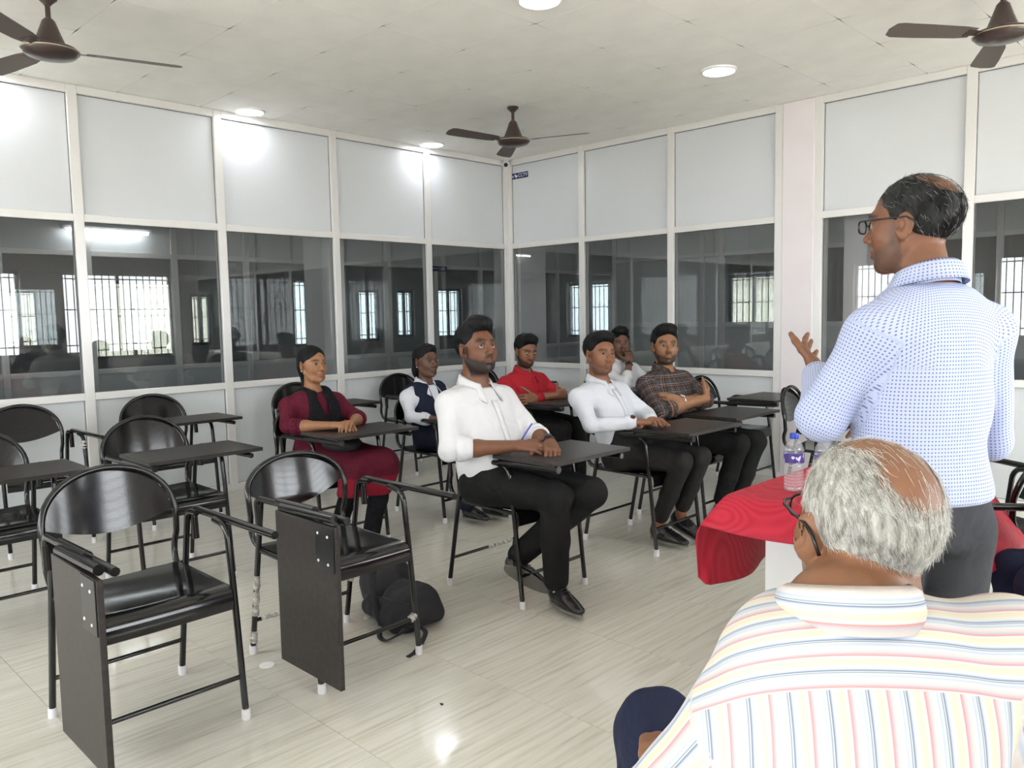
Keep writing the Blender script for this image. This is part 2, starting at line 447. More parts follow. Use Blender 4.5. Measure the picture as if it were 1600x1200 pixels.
LABWIN = [(-2.84, 0.5, 1.0, 1.85), (-1.26, 1.27, 0.79, 2.0), (-0.19, 0.36, 0.95, 1.8), (1.84, 0.63, 0.85, 2.07), (3.2, 0.5, 0.9, 1.9), (4.1, 0.45, 0.95, 1.9), (5.3, 0.7, 0.9, 1.95), (-5.2, 1.2, 0.85, 2.0)]
window_wall('wall_lab_outer', 'y', XB, ROOM_Y, YA, LABWIN, 0.8, 2.0, -0.2, M_OUT)
FARWIN = [(-3.8, 1.05, 0.90, 1.96), (-0.35, 0.9, 0.95, 1.95), (2.4, 0.9, 0.95, 1.95), (5.0, 0.9, 0.95, 1.95)]
window_wall('wall_far_outer', 'x', YA, XB, ROOM_X, FARWIN, 0.9, 1.95, 0.2, M_OUT)
tag(MB().box((ROOM_X, 0.03, 0), (ROOM_X + 0.2, YA, ROOM_H)).obj('wall_far_side', M_OUT), kind='structure')
tag(MB().box((XB, ROOM_Y - 0.2, 0), (0, ROOM_Y, ROOM_H)).obj('wall_corridor_end', M_OUT), kind='structure')
tag(MB().box((-0.29, 0.06, 0), (0.11, 0.46, ROOM_H)).obj('wall_corner_column', M_WALL), kind='structure')
tag(MB().box((-0.62, -2.10, 0), (-0.32, -1.86, ROOM_H)).obj('wall_corridor_column', M_OUT), kind='structure')
tag(MB().box((3.44, 0.30, 0), (3.62, 0.5, ROOM_H)).obj('wall_far_column', M_WALL), kind='structure')
partition('wall_store', 'x', 3.0, [-0.85, 0.55, 0.83, 1.9, 2.9, 3.9, 4.9], [('panel', 'panel', 'panel'), ('panel', 'panel', 'panel'), ('panel', 'glass', 'panel')] + [('panel', 'glass', 'panel')] * 3,
          z_rails=[(0, 0.05), (1.16, 1.22), (2.05, 2.10), (2.91, ROOM_H)], panel_mats=(M_PARTGREY, M_PARTGREY, M_PARTGREY))
# ground and neighbouring houses outside
M_GROUND = mat('outside_concrete', (0.62, 0.60, 0.55), 0.9)
M_HOUSE = mat('cream_render', (0.72, 0.66, 0.55), 0.85, build=noise_col((0.72, 0.66, 0.54), 0.06, 1.2))
tag(MB().box((-40, -40, -0.7), (40, 40, -0.5)).obj('ground', M_GROUND), kind='structure')
def house(name, label, lo, hi):
    r = empty(name, ((lo[0] + hi[0]) / 2, (lo[1] + hi[1]) / 2, -0.5), label=label, cat='building')
    mb = MB(); mb.box((lo[0] - r.location.x, lo[1] - r.location.y, 0), (hi[0] - r.location.x, hi[1] - r.location.y, hi[2] + 0.5)); mb.obj('wall', M_HOUSE, r)
    MB().box((lo[0] - r.location.x - 0.3, lo[1] - r.location.y - 0.3, hi[2] + 0.5), (hi[0] - r.location.x + 0.3, hi[1] - r.location.y + 0.3, hi[2] + 0.7)).obj('parapet', M_WALL, r)
house('house', 'cream house outside the barred windows behind the lab', (-20, -7, -0.5), (-14, 5, 2.6))
house('house', 'cream house outside the windows of the far room', (-6, 14, -0.5), (5, 19, 2.4))
# ------------------------------------------------------------------ ceiling lamps, fans, camera, signs
def downlight(x, y, label):
    r = empty('ceiling_lamp', (x, y, ROOM_H), label=label, cat='lamp', group='round ceiling lamps')
    MB().lathe([(0.118, 0.0), (0.116, -0.012), (0.104, -0.016), (0.1, -0.010)], 32, capb=True, capt=False).obj('rim', M_LEDRIM, r, smooth=40)
    MB().lathe([(0.1, -0.010), (0.07, -0.0125), (0.0005, -0.013)], 32, capb=False, capt=True).obj('diffuser', M_LED, r)
    return r
for x, y, lab in [(0.17, -1.17, 'round lit ceiling lamp nearest the far corner'), (0.17, -3.0, 'round lit ceiling lamp above the left glass wall'),
                  (0.17, -4.75, 'round lit ceiling lamp at the left edge of the view'), (3.19, -1.2, 'round lit ceiling lamp between far fan and right fan'),
                  (3.19, -2.98, 'round lit ceiling lamp cut by the top edge of the view'), (3.19, -4.8, 'round lit ceiling lamp over the front row of chairs'),
                  (6.2, -1.2, 'round lit ceiling lamp near the right window wall'), (6.2, -4.8, 'round lit ceiling lamp behind the standing man')]:
    downlight(x, y, lab)
def fan(x, y, a0, label):
    zb = 2.665 - ROOM_H
    r = empty('ceiling_fan', (x, y, ROOM_H), label=label, cat='fan', group='brown ceiling fans')
    MB().lathe([(0.045, 0.0), (0.045, -0.012), (0.02, -0.035), (0.017, -0.04)], 20, capb=True).obj('ceiling_canopy', M_FAN, r, smooth=40)
    MB().lathe([(0.0125, 0.0), (0.0125, zb + 0.19)], 12).obj('rod', M_FAN, r, smooth=40)
    MB().lathe([(0.016, zb + 0.20), (0.03, zb + 0.185), (0.05, zb + 0.13), (0.072, zb + 0.075), (0.076, zb + 0.066)], 28).obj('cover_cone', M_FAN, r, smooth=50)
    mo = MB().lathe([(0.08, zb + 0.066), (0.118, zb + 0.058), (0.130, zb + 0.045), (0.130, zb + 0.036), (0.112, zb + 0.018), (0.06, zb + 0.004), (0.002, zb)], 36).obj('motor', M_FAN, r, smooth=50)
    MB().tube([(0.1315 * math.cos(2 * PI * k / 40), 0.1315 * math.sin(2 * PI * k / 40), zb + 0.041) for k in range(40)], 0.0035, 6, closed=True).obj('trim_ring', M_FANTRIM, mo, smooth=True)
    for k in range(3):
        a = math.radians(a0 + 120 * k)
        Mx = Matrix.Rotation(a, 4, 'Z') @ Matrix.Translation((0, 0, zb + 0.045)) @ Matrix.Rotation(math.radians(11), 4, 'X')
        p = [(0.16, -0.045), (0.22, -0.056), (0.45, -0.066), (0.57, -0.066), (0.60, -0.05), (0.615, 0.0), (0.60, 0.05), (0.57, 0.058), (0.4, 0.054), (0.22, 0.048), (0.16, 0.04)]
        b = MB().prism(p, -0.0015, 0.0015, M=Mx).obj('blade', M_FANBLADE, r)
        MB().prism([(0.11, -0.018), (0.2, -0.03), (0.2, 0.03), (0.11, 0.018)], -0.004, -0.0018, M=Mx).obj('blade_bracket', M_FAN, b)
    return r
def fill_lamp(x, y, label):  # unseen lamps added to raise the light level beyond the glass
    r = empty('added_fill_lamp', (x, y, ROOM_H), label=label, cat='lamp', group='added fill lamps in the rooms beyond the glass')
    MB().bbox((-0.3, -0.06, -0.03), (0.3, 0.06, 0.0), 0.004).obj('fitting', M_WHITE, r)
    MB().box((-0.28, -0.05, -0.036), (0.28, 0.05, -0.0305)).obj('diffuser', mat('fill_lamp_glow', emit=(0.95, 0.97, 1), strength=6.5), r)
for x, y, lab in [(-1.5, 1.6, 'added fill lamp in the passage beyond the far corner'), (-1.5, -3.6, 'added fill lamp in the passage beyond the left glass wall'), (1.6, 1.5, 'added fill lamp in the room beyond the right glass wall'),
                  (4.8, 1.5, 'added fill lamp in the room beyond the far glass wall'), (-5.0, 2.6, 'added fill lamp at the far end of the lab'), (-5.0, -2.6, 'added fill lamp in the middle of the lab'), (-1.5, 4.6, 'added fill lamp at the end of the passage')]:
    fill_lamp(x, y, lab)
fan(1.54, -4.79, 74, 'brown three-blade ceiling fan at the upper left')
fan(1.60, -1.55, 23, 'brown three-blade ceiling fan hanging near the far corner')
fan(4.92, -1.46, -127, 'brown three-blade ceiling fan at the upper right edge')

cc = empty('security_camera', (0.075, -0.09, ROOM_H), 0.0, 'small white security camera on the ceiling in the corner', 'camera')
Mc = Matrix.Rotation(math.radians(-48), 4, 'Z')
MB().lathe([(0.034, 0), (0.034, -0.012), (0.02, -0.02)], 18).obj('mount', M_WHITE, cc, smooth=40)
Mx = Mc @ Matrix.Translation((0, 0, -0.045)) @ Matrix.Rotation(math.radians(112), 4, 'Y')
hd = MB().lathe([(0.006, -0.055), (0.026, -0.05), (0.033, -0.03), (0.034, 0.03), (0.031, 0.036)], 20, M=Mx).obj('housing', M_WHITE, cc, smooth=40)
MB().lathe([(0.021, 0.0362), (0.021, 0.039), (0.0, 0.040)], 18, M=Mx).obj('lens', M_DARK, hd, smooth=40)

FONT_OBJ = []
def text_mesh(txt, size, m, parent, M, name='lettering', extrude=0.0006):
    cu = bpy.data.curves.new(name, 'FONT'); cu.body = txt; cu.size = size; cu.extrude = extrude; cu.align_x = 'LEFT'; cu.align_y = 'CENTER'
    o = bpy.data.objects.new('tmp', cu); COL.objects.link(o)
    dg = bpy.context.evaluated_depsgraph_get()
    me = bpy.data.meshes.new_from_object(o.evaluated_get(dg)); bpy.data.objects.remove(o)
    me.materials.clear(); me.materials.append(m); me.transform(M)
    return link(name, me, parent)
Mface = Matrix(((1, 0, 0, 0), (0, 0, 1, 0), (0, 1, 0, 0), (0, 0, 0, 1)))   # lettering read from -y
sg = empty('cctv_sign', (0.072, -0.006, 2.80), label='small navy CCTV sign on the panel beside the corner', cat='sign')
MB().bbox((0.0, -0.0065, -0.03), (0.238, 0.0, 0.03), 0.001).obj('plate', M_SIGN, sg)
Mt = Matrix.Translation((0.012, -0.0068, -0.002)) @ Matrix.Rotation(PI / 2, 4, 'X')
text_mesh('in', 0.042, M_SIGNTXT, sg, Mt)
text_mesh('CCTV', 0.05, M_SIGNTXT, sg, Matrix.Translation((0.102, -0.0068, 0.0)) @ Matrix.Rotation(PI / 2, 4, 'X'))
ic = MB().bbox((0.058, -0.0085, -0.012), (0.092, -0.0066, 0.006), 0.001, M=Matrix.Rotation(0.0, 4, 'Y'))
ic.box((0.05, -0.0085, 0.004), (0.068, -0.0066, 0.016)); ic.box((0.07, -0.0085, -0.022), (0.078, -0.0066, -0.012))
ic.obj('camera_symbol', M_SIGNTXT, sg)
ls = empty('lab_sign', (-2.955, 1.40, 2.05), label='navy LAB sign on the partition beyond the left glass wall', cat='sign')
MB().bbox((0, 0, -0.036), (0.006, 0.30, 0.036), 0.001).obj('plate', M_SIGN, ls)
text_mesh('LAB', 0.06, M_SIGNTXT, ls, Matrix.Translation((0.0065, 0.15, 0.0)) @ Matrix.Rotation(PI / 2, 4, 'Z') @ Matrix.Rotation(PI / 2, 4, 'X'))
MB().box((0.006, 0.02, -0.004), (0.0067, 0.06, 0.008)).box((0.006, 0.08, -0.004), (0.0067, 0.12, 0.008)).obj('small_marks', M_SIGNTXT, ls)
tb = empty('tube_lamp', (-2.88, -3.02, 2.30), label='lit tube lamp on the partition beyond the left glass wall', cat='lamp')
MB().tube([(0, -0.4, 0), (0, 0.4, 0)], 0.014, 10).obj('tube', mat('tube_light', emit=(0.95, 0.97, 1), strength=14.0), tb)
MB().bbox((-0.08, -0.44, 0.012), (0.0, 0.44, 0.05), 0.004).obj('fitting', M_WHITE, tb)

# ------------------------------------------------------------------ writing-tablet chairs
HW = 0.226
def both(f):
    return [f(-1), f(1)]
CH = {}
def chair_meshes():
    d = {}
    for s, k in ((-1, 'r'), (1, 'l')):
        y = s * HW
        d['rear_leg_' + k] = MB().tube(fillet([(0.0, y, 0.018), (0.112, y, 0.60), (0.123, y, 0.66), (0.2, y, 0.664)], 0.05, 5), 0.0115, 9).mesh('leg', M_BLACK, 50)
        d['front_leg_' + k] = MB().tube(fillet([(0.51, y, 0.018), (0.462, y, 0.45), (0.432, y, 0.655), (0.34, y, 0.664)], 0.05, 5), 0.0115, 9).mesh('leg', M_BLACK, 50)
        d['arm_' + k] = MB().tube(fillet([(0.138, y * 1.09, 0.555), (0.128, y * 1.09, 0.668), (0.735, y * 1.06, 0.676)], 0.035, 5), 0.0135, 9).mesh('armrest', M_BLACK, 50)
        d['rail_' + k] = MB().tube([(0.085, y * 0.97, 0.445), (0.465, y * 0.99, 0.44)], 0.010, 8).mesh('seat_rail', M_BLACK, 50)
    for s, k in ((-1, 'r'), (1, 'l')):
        for x, kk in ((0.0, 'rear'), (0.51, 'front')):
            d['cap_%s_%s' % (kk, k)] = MB().lathe([(0.0145, 0.0), (0.0155, 0.004), (0.0150, 0.035), (0.012, 0.036)], 12, M=Matrix.Translation((x, s * HW, 0))).mesh('foot_cap', M_CAP, 40)
    d['stretch_rear'] = MB().tube([(0.026, -HW, 0.145), (0.026, HW, 0.145)], 0.0085, 8).mesh('stretcher', M_BLACK, 50)
    d['stretch_front'] = MB().tube([(0.493, -HW, 0.145), (0.493, HW, 0.145)], 0.0085, 8).mesh('stretcher', M_BLACK, 50)
    # seat pan rolled down at the front
    prof = [(0.055, 0.462), (0.10, 0.456), (0.25, 0.450), (0.40, 0.455), (0.445, 0.457), (0.470, 0.450), (0.482, 0.435), (0.486, 0.41), (0.484, 0.385)]
    P = [[(x, -0.212 + 0.424 * j / 12, z - 0.006 * math.sin(PI * j / 12) * (1 if x < 0.44 else 0.3)) for j in range(13)] for x, z in prof]
    Q = [[(x - 0.004, y, z - 0.005) for x, y, z in r] for r in reversed(P)]
    d['seat'] = MB().grid(P + Q + [P[0]]).mesh('seat', M_PERF, 35)
    for v, top in (('a', 0.832), ('b', 0.785)):
        b = top - 0.64; lo = 0.602 if v == 'a' else 0.575
        lp = [(0.075, -0.205, 0.445), (0.028, -0.212, 0.468), (0.012, -0.218, 0.52), (0.03, -0.224, 0.585)]
        arch = [(0.02 - 0.045 * math.sin(PI * t) ** 0.8, -0.2265 * math.cos(PI * t), 0.645 + b * math.sin(PI * t) ** 0.9) for t in [i / 22 for i in range(23)]]
        path = spline(lp, 4)[:-1] + [Vector(p) for p in arch] + [Vector((p[0], -p[1], p[2])) for p in reversed([tuple(q) for q in spline(lp, 4)[:-1]])]
        d['loop_' + v] = MB().tube(path, 0.0115, 9).mesh('back_frame', M_BLACK, True)
        rows = []
        for i in range(11):
            w = i / 10; row = []
            for j in range(25):
                u = -1 + 2 * j / 24; uu = min(0.999, abs(u))
                zt = 0.652 + (b - 0.012) * (1 - uu ** 2.1) ** 0.52; zb = lo + (0.655 - lo) * uu ** 1.8
                zz = zb + (zt - zb) * w; tt = max(0.0, min(1.0, (zz - 0.6) / (top - 0.6)))
                row.append((0.018 - 0.045 * tt - 0.030 * (1 - u * u), 0.217 * u, zz))
            rows.append(row)
        back = [[(x - 0.004, y, z) for x, y, z in r] for r in rows]
        mb = MB().grid(rows); mb.grid([list(reversed(r)) for r in back])
        for i0 in (0, 10):
            mb.grid([rows[i0], back[i0]] if i0 == 10 else [back[i0], rows[i0]])
        d['back_' + v] = mb.mesh('backrest', M_PERF, 35)
    # tablets
    d['board_up'] = MB().bbox((0.365, -0.262, 0.694), (0.742, 0.300, 0.712), 0.0015).mesh('tablet_board', M_BOARD)
    d['hinge_up'] = MB().tube([(0.40, -0.246, 0.680), (0.76, -0.246, 0.684)], 0.017, 10).mesh('hinge_pipe', M_BLACK, 50)
    d['bracket_up'] = MB().box((0.52, -0.255, 0.684), (0.62, 0.0, 0.694)).box((0.56, 0.05, 0.676), (0.60, 0.24, 0.694)).mesh('bracket', M_BLACK)
    d['board_down'] = MB().bbox((0.345, -0.290, 0.10), (0.735, -0.272, 0.662), 0.0015).mesh('tablet_board', M_BOARD)
    d['hinge_down'] = MB().tube([(0.36, -0.272, 0.672), (0.705, -0.272, 0.682)], 0.016, 10).tube([(0.30, -0.250, 0.678), (0.55, -0.250, 0.684)], 0.016, 10).mesh('hinge_pipe', M_BLACK, 50)
    d['bracket_down'] = MB().box((0.615, -0.2935, 0.505), (0.728, -0.290, 0.66)).mesh('bracket', M_DARK)
    d['bolt'] = MB().lathe([(0.0052, 0), (0.0046, 0.0022), (0.001, 0.003)], 10, M=Matrix.Rotation(PI / 2, 4, 'X')).mesh('bolt', M_CAP, 40)
    return d
CHM = chair_meshes()
def chair(x, y, label, tablet='up', rz=0.0, back='a', tapes=()):
    r = empty('tablet_chair', (x, y, 0), rz, label, 'chair', 'black writing-tablet chairs')
    for k in ('r', 'l'):
        for kk in ('rear', 'front'):
            lg = link('leg', CHM['%s_leg_%s' % (kk, k)], r); link('foot_cap', CHM['cap_%s_%s' % (kk, k)], lg)
        link('armrest', CHM['arm_' + k], r); link('seat_rail', CHM['rail_' + k], r)
    link('stretcher', CHM['stretch_rear'], r); link('stretcher', CHM['stretch_front'], r)
    link('seat', CHM['seat'], r); link('back_frame', CHM['loop_' + back], r); link('backrest', CHM['back_' + back], r)
    if tablet in ('up', 'down'):
        b = link('tablet_board', CHM['board_' + tablet], r)
        link('hinge_pipe', CHM['hinge_' + tablet], b); link('bracket', CHM['bracket_' + tablet], b)
        if tablet == 'down':
            for bx_, bz in ((0.633, 0.63), (0.692, 0.625), (0.633, 0.535), (0.692, 0.53)):
                link('bolt', CHM['bolt'], b, (bx_, -0.2935, bz))
    for p0, p1, rr in tapes:
        n = 9; P = [Vector(p0).lerp(Vector(p1), i / (n - 1)) for i in range(n)]
        MB().tube(P, [rr * (1 + 0.25 * math.sin(i * 2.3)) for i in range(n)], 8).obj('tape', M_TAPE, r, smooth=True)
    return r
chair(3.03, -5.14, 'empty black tablet chair at the near left with its board folded down', 'down')
chair(3.06, -4.41, 'empty black tablet chair with folded board, standing before the backpack', 'down', back='b',
      tapes=[((0.034, -HW, 0.17), (0.062, -HW, 0.34), 0.0135), ((0.01, -HW, 0.05), (0.02, -HW, 0.1), 0.013), ((0.04, HW, 0.2), (0.06, HW, 0.33), 0.013), ((0.0265, -0.2, 0.145), (0.0265, -0.05, 0.145), 0.0105), ((0.492, 0.2, 0.145), (0.494, HW, 0.16), 0.015)])
chair(3.03, -3.32, 'black tablet chair under the bearded man in the white shirt', 'up', tapes=[((0.026, 0.02, 0.145), (0.026, 0.2, 0.145), 0.0105)])
chair(3.03, -2.235, 'black tablet chair under the slim man in the white shirt', 'up', tapes=[((0.435, HW, 0.60), (0.44, HW, 0.655), 0.0135)])
chair(2.92, -1.53, 'black tablet chair under the man in the plaid shirt', 'up')
chair(2.66, -0.52, 'empty black tablet chair standing by the white pillar', 'up', tapes=[((0.002, -HW, 0.06), (0.04, -HW, 0.2), 0.013)])
chair(3.62, -0.95, 'black tablet chair half hidden behind the standing man', 'none', rz=0.12)
chair(1.50, -5.24, 'empty black tablet chair cut by the left edge with its board up', 'up')
chair(1.58, -4.46, 'empty black tablet chair with board up right behind the nearest chair', 'up')
chair(1.63, -3.49, 'black tablet chair under the woman in maroon', 'up')
chair(1.585, -2.545, 'black tablet chair under the student in the dark vest', 'none')
chair(1.58, -1.61, 'black tablet chair under the man in the red shirt', 'up')
chair(1.58, -0.47, 'black tablet chair under the man with a hand at his mouth', 'up')
chair(0.27, -4.72, 'black chair without a board by the left wall, at the left edge', 'none', tapes=[((0.438, HW, 0.58), (0.434, HW, 0.63), 0.015)])
chair(0.27, -3.90, 'empty black tablet chair with board up against the left wall', 'up')
chair(0.27, -2.75, 'black tablet chair against the wall behind the woman in maroon', 'up')
chair(0.20, -1.66, 'black chair against the wall just behind the student in the vest', 'none', tapes=[((0.075, -HW, 0.48), (0.11, -HW, 0.60), 0.0135)])
chair(0.20, -0.62, 'black tablet chair in the corner behind the man in red', 'up')
chair(5.455, -2.60, 'black chair at the right edge behind the red-covered table', 'none', rz=math.radians(150))

st_ = empty('stool', (5.70, -5.24, 0), math.radians(130), 'black stool under the grey-haired man in the striped shirt', 'stool')
MB().bbox((-0.17, -0.17, 0.395), (0.17, 0.17, 0.425), 0.008).obj('seat', M_DARK, st_)
for sx in (-1, 1):
    for sy in (-1, 1):
        MB().tube([(sx * 0.18, sy * 0.18, 0.0), (sx * 0.14, sy * 0.14, 0.395)], 0.012, 8).obj('leg', M_BLACK, st_, smooth=50)
chair(6.035, -2.855, 'black chair under the person at the right edge', 'none', rz=math.radians(217))

# ------------------------------------------------------------------ table, cloth, bottles
TX0, TX1, TY0, TY1, TZ = 4.72, 5.20, -3.775, -2.76, 0.74
M_TABLE = mat('grey_white_table_laminate', (0.66, 0.67, 0.66), 0.4)
tbl = empty('table', ((TX0 + TX1) / 2, (TY0 + TY1) / 2, 0), label='white table with a panel front under the red cloth', cat='table')
def T(x, y, z): return (x - tbl.location.x, y - tbl.location.y, z)
MB().bbox(T(TX0, TY0, TZ - 0.025), T(TX1, TY1, TZ), 0.003).obj('table_top', M_TABLE, tbl)
MB().bbox(T(TX0 + 0.12, TY0 + 0.02, 0.0), T(TX1 - 0.03, TY0 + 0.04, TZ - 0.025), 0.002).obj('front_panel', M_TABLE, tbl)
for yy in (TY0 + 0.06, TY1 - 0.08):
    MB().bbox(T(TX0 + 0.14, yy, 0.0), T(TX1 - 0.05, yy + 0.02, TZ - 0.025), 0.002).obj('side_panel', M_TABLE, tbl)
def _cloth(nt, b):
    tc = N(nt, 'ShaderNodeTexCoord')
    n = N(nt, 'ShaderNodeTexNoise', inp={'Scale': 3.2, 'Detail': 1.0}); L(nt, tc.outputs['Object'], n.inputs[0])
    w = mathn(nt, 'SINE', mathn(nt, 'MULTIPLY', n.outputs[0], 120.0))
    r = ramp(nt, [(0.0, (0.40, 0.010, 0.030)), (1.0, (0.49, 0.020, 0.045))])
    L(nt, mathn(nt, 'MULTIPLY_ADD', w, 0.5, 0.5), r.inputs[0]); L(nt, r.outputs[0], b.inputs['Base Color'])
    bump(nt, b, w, 0.12, 0.002)
M_RED = mat('red_damask_cloth', (0.5, 0.015, 0.04), 0.6, spec=0.3, build=_cloth)
cl = empty('tablecloth', (TX0, TY0, TZ), label='red patterned cloth draped over the table', cat='tablecloth')
zt = 0.006
NX, NY = 36, 44
LY, LX, ND = TY1 - TY0, TX1 - TX0, 0.125
def top_pt(s_, t):
    """s_ across from the left edge, t from the near edge; negative t slopes down over the near edge"""
    x, y, z = s_, t, zt + 0.0015 * math.sin(s_ * 13 + t * 9)
    if t < 0:
        y = t * 0.88; z = zt + t * (0.55 + 0.05 * math.sin(s_ * 11)) - 1.2 * t * t
    elif t > LY:
        y = LY + 0.012; z = zt - (t - LY)
    if s_ > LX:
        e = s_ - LX; x = LX + 0.012 + e * 0.62 + 0.015 * math.sin(t * 11); z = z - e * 0.85 - 0.015 * math.sin(t * 7)
    return (x, y, z)
rows = []
for j in range(NY + 1):
    t = -ND + (LY + ND + 0.10) * j / NY
    rows.append([top_pt(-0.01 + (LX + 0.30) * i / NX - (0.03 * (-t / ND) * (1 - i / NX) ** 6 if t < 0 else 0), t) for i in range(NX + 1)])
NS = 18
for i_, tt in ((0, 0),): pass
top = MB().grid(rows)
# the sheet hanging from the left edge continues the same surface
hang = []
for i in range(NS + 1):
    d = i / NS; row = []
    for j in range(NY + 1):
        p = rows[j][0]; t = -ND + (LY + ND + 0.10) * j / NY
        ln = 0.315 + 0.02 * math.sin(t * 6 + 0.5) - (0.10 * min(1, -t / ND) if t < 0 else 0)
        bend = math.sin(min(1.0, d * 3) * PI / 2)
        row.append((p[0] - 0.022 * bend - 0.03 * d * (1 + 0.7 * math.sin(t * 13 + 2)), p[1] + (0.085 * d * min(1, -t / ND) if t < 0 else 0), p[2] - ln * d))
    hang.append(row)
top.grid([list(r) for r in reversed(hang)])
o = top.obj('cloth_sheet', M_RED, cl, smooth=True)
bm = bmesh.new(); bm.from_mesh(o.data); bmesh.ops.remove_doubles(bm, verts=bm.verts, dist=0.0005); bmesh.ops.recalc_face_normals(bm, faces=bm.faces); bm.to_mesh(o.data); bm.free()
solidify(o, 0.003)

def _pet(nt, b):
    nt.nodes.remove(b); out = nt.nodes['Material Output']
    t = N(nt, 'ShaderNodeBsdfTransparent', inp={'Color': (0.93, 0.94, 0.95, 1)})
    g = N(nt, 'ShaderNodeBsdfGlossy', inp={'Roughness': 0.08})
    d = N(nt, 'ShaderNodeBsdfDiffuse', inp={'Color': (0.8, 0.82, 0.85, 1)})
    m1 = N(nt, 'ShaderNodeMixShader', inp={0: 0.16}); L(nt, t.outputs[0], m1.inputs[1]); L(nt, d.outputs[0], m1.inputs[2])
    mx = N(nt, 'ShaderNodeMixShader'); L(nt, schlick(nt, 0.05), mx.inputs[0]); L(nt, m1.outputs[0], mx.inputs[1]); L(nt, g.outputs[0], mx.inputs[2])
    L(nt, mx.outputs[0], out.inputs[0])
M_PET = mat('clear_bottle_plastic', build=_pet)
def _blabel(nt, b):
    tc = N(nt, 'ShaderNodeTexCoord'); mp = N(nt, 'ShaderNodeMapping', inp={'Scale': (1, 1, 0.8)}); L(nt, tc.outputs['Object'], mp.inputs[0])
    v = N(nt, 'ShaderNodeTexNoise', inp={'Scale': 70.0, 'Detail': 1.0}); L(nt, mp.outputs[0], v.inputs[0])
    r = ramp(nt, [(0.58, (0.05, 0.03, 0.20)), (0.62, (0.6, 0.6, 0.7))]); L(nt, v.outputs[0], r.inputs[0]); L(nt, r.outputs[0], b.inputs['Base Color'])
M_BLABEL = mat('purple_bottle_label', (0.12, 0.07, 0.35), 0.4, build=_blabel)
M_BCAP = mat('blue_bottle_cap', (0.015, 0.05, 0.42), 0.4)
def bottle(x, y, label):
    r = empty('water_bottle', (x, y, TZ + 0.009), label=label, cat='bottle', group='water bottles on the red cloth')
    prof = [(0.024, 0.0), (0.031, 0.004)]
    for k in range(8): prof += [(0.0325, 0.010 + k * 0.0105), (0.0300, 0.0152 + k * 0.0105)]
    prof += [(0.0325, 0.097), (0.0325, 0.128), (0.0305, 0.131), (0.0322, 0.136), (0.030, 0.147), (0.022, 0.162), (0.0135, 0.172), (0.0125, 0.182)]
    MB().lathe(prof, 24).obj('bottle_body', M_PET, r, smooth=50)
    MB().lathe([(0.0334, 0.096), (0.0334, 0.129)], 24, capb=False, capt=False).obj('label', M_BLABEL, r, smooth=50)
    MB().lathe([(0.0145, 0.176), (0.015, 0.178), (0.015, 0.191), (0.0135, 0.194), (0.001, 0.1945)], 20).obj('cap', M_BCAP, r, smooth=40)
    return r
bottle(4.850, -3.575, 'clear water bottle with a blue cap on the red cloth, in full view')
bottle(4.935, -3.53, 'water bottle with purple label, behind the grey head and the shirt sleeve')

# ------------------------------------------------------------------ small things on the floor
o = MB().lathe([(0.03, 0.0005), (0.029, 0.0025), (0.001, 0.003)], 20).obj('white_disc', M_LITTER, None, smooth=40, loc=(3.205, -4.655, 0.0)); tag(o, 'white flat disc lying on the floor by the folded board', 'litter')
def scrap(x, y, s, label, m=M_LITTER):
    rr = random.Random(int(x * 1000)); n = 7
    p = [(s * (0.6 + 0.6 * rr.random()) * math.cos(2 * PI * k / n), s * 0.7 * (0.6 + 0.6 * rr.random()) * math.sin(2 * PI * k / n)) for k in range(n)]
    o = MB().prism(p, 0.0005, 0.004).obj('paper_scrap', m, None, loc=(x, y, 0)); tag(o, label, 'litter')
scrap(4.44, -3.30, 0.016, 'tiny white paper scrap on the floor before the table')
scrap(3.96, -4.40, 0.008, 'dark brown crumb on the bare floor in front of the chairs', M_EDGE)
scrap(3.09, -4.10, 0.02, 'white paper scrap on the floor by the backpack')
# ------------------------------------------------------------------ implicit surfaces for bodies and clothes
f4 = np.float32
def axis(lo, hi, hc, hf=None, fine=()):
    if hf is None: return np.arange(lo, hi + hc, hc).astype(f4)
    a = [lo]
    while a[-1] < hi:
        x = a[-1]; a.append(x + (hf if any(p - hc * 0.5 <= x <= q for p, q in fine) else hc))
    return np.array(a, f4)
def smin(a, b, k):
    if k <= 0: return np.minimum(a, b)
    h = np.clip(0.5 + 0.5 * (b - a) / k, 0, 1)
    return b + (a - b) * h - k * h * (1 - h)
def smax(a, b, k): return -smin(-a, -b, k)
_rng = np.random.default_rng(7)
_KV = _rng.normal(size=(14, 3)); _KV /= np.linalg.norm(_KV, axis=1)[:, None]; _KP = _rng.uniform(0, 6.28, 14)
def wav(p, scale, st=0, n=6):
    """smooth pseudo noise in about -1..1; p (...,3)"""
    v = 0
    for i in range(n):
        j = (i + st) % 14
        v = v + np.sin((p @ _KV[j]) * scale * (0.7 + 0.13 * i) + _KP[j] + st)
    return v / n * 1.6
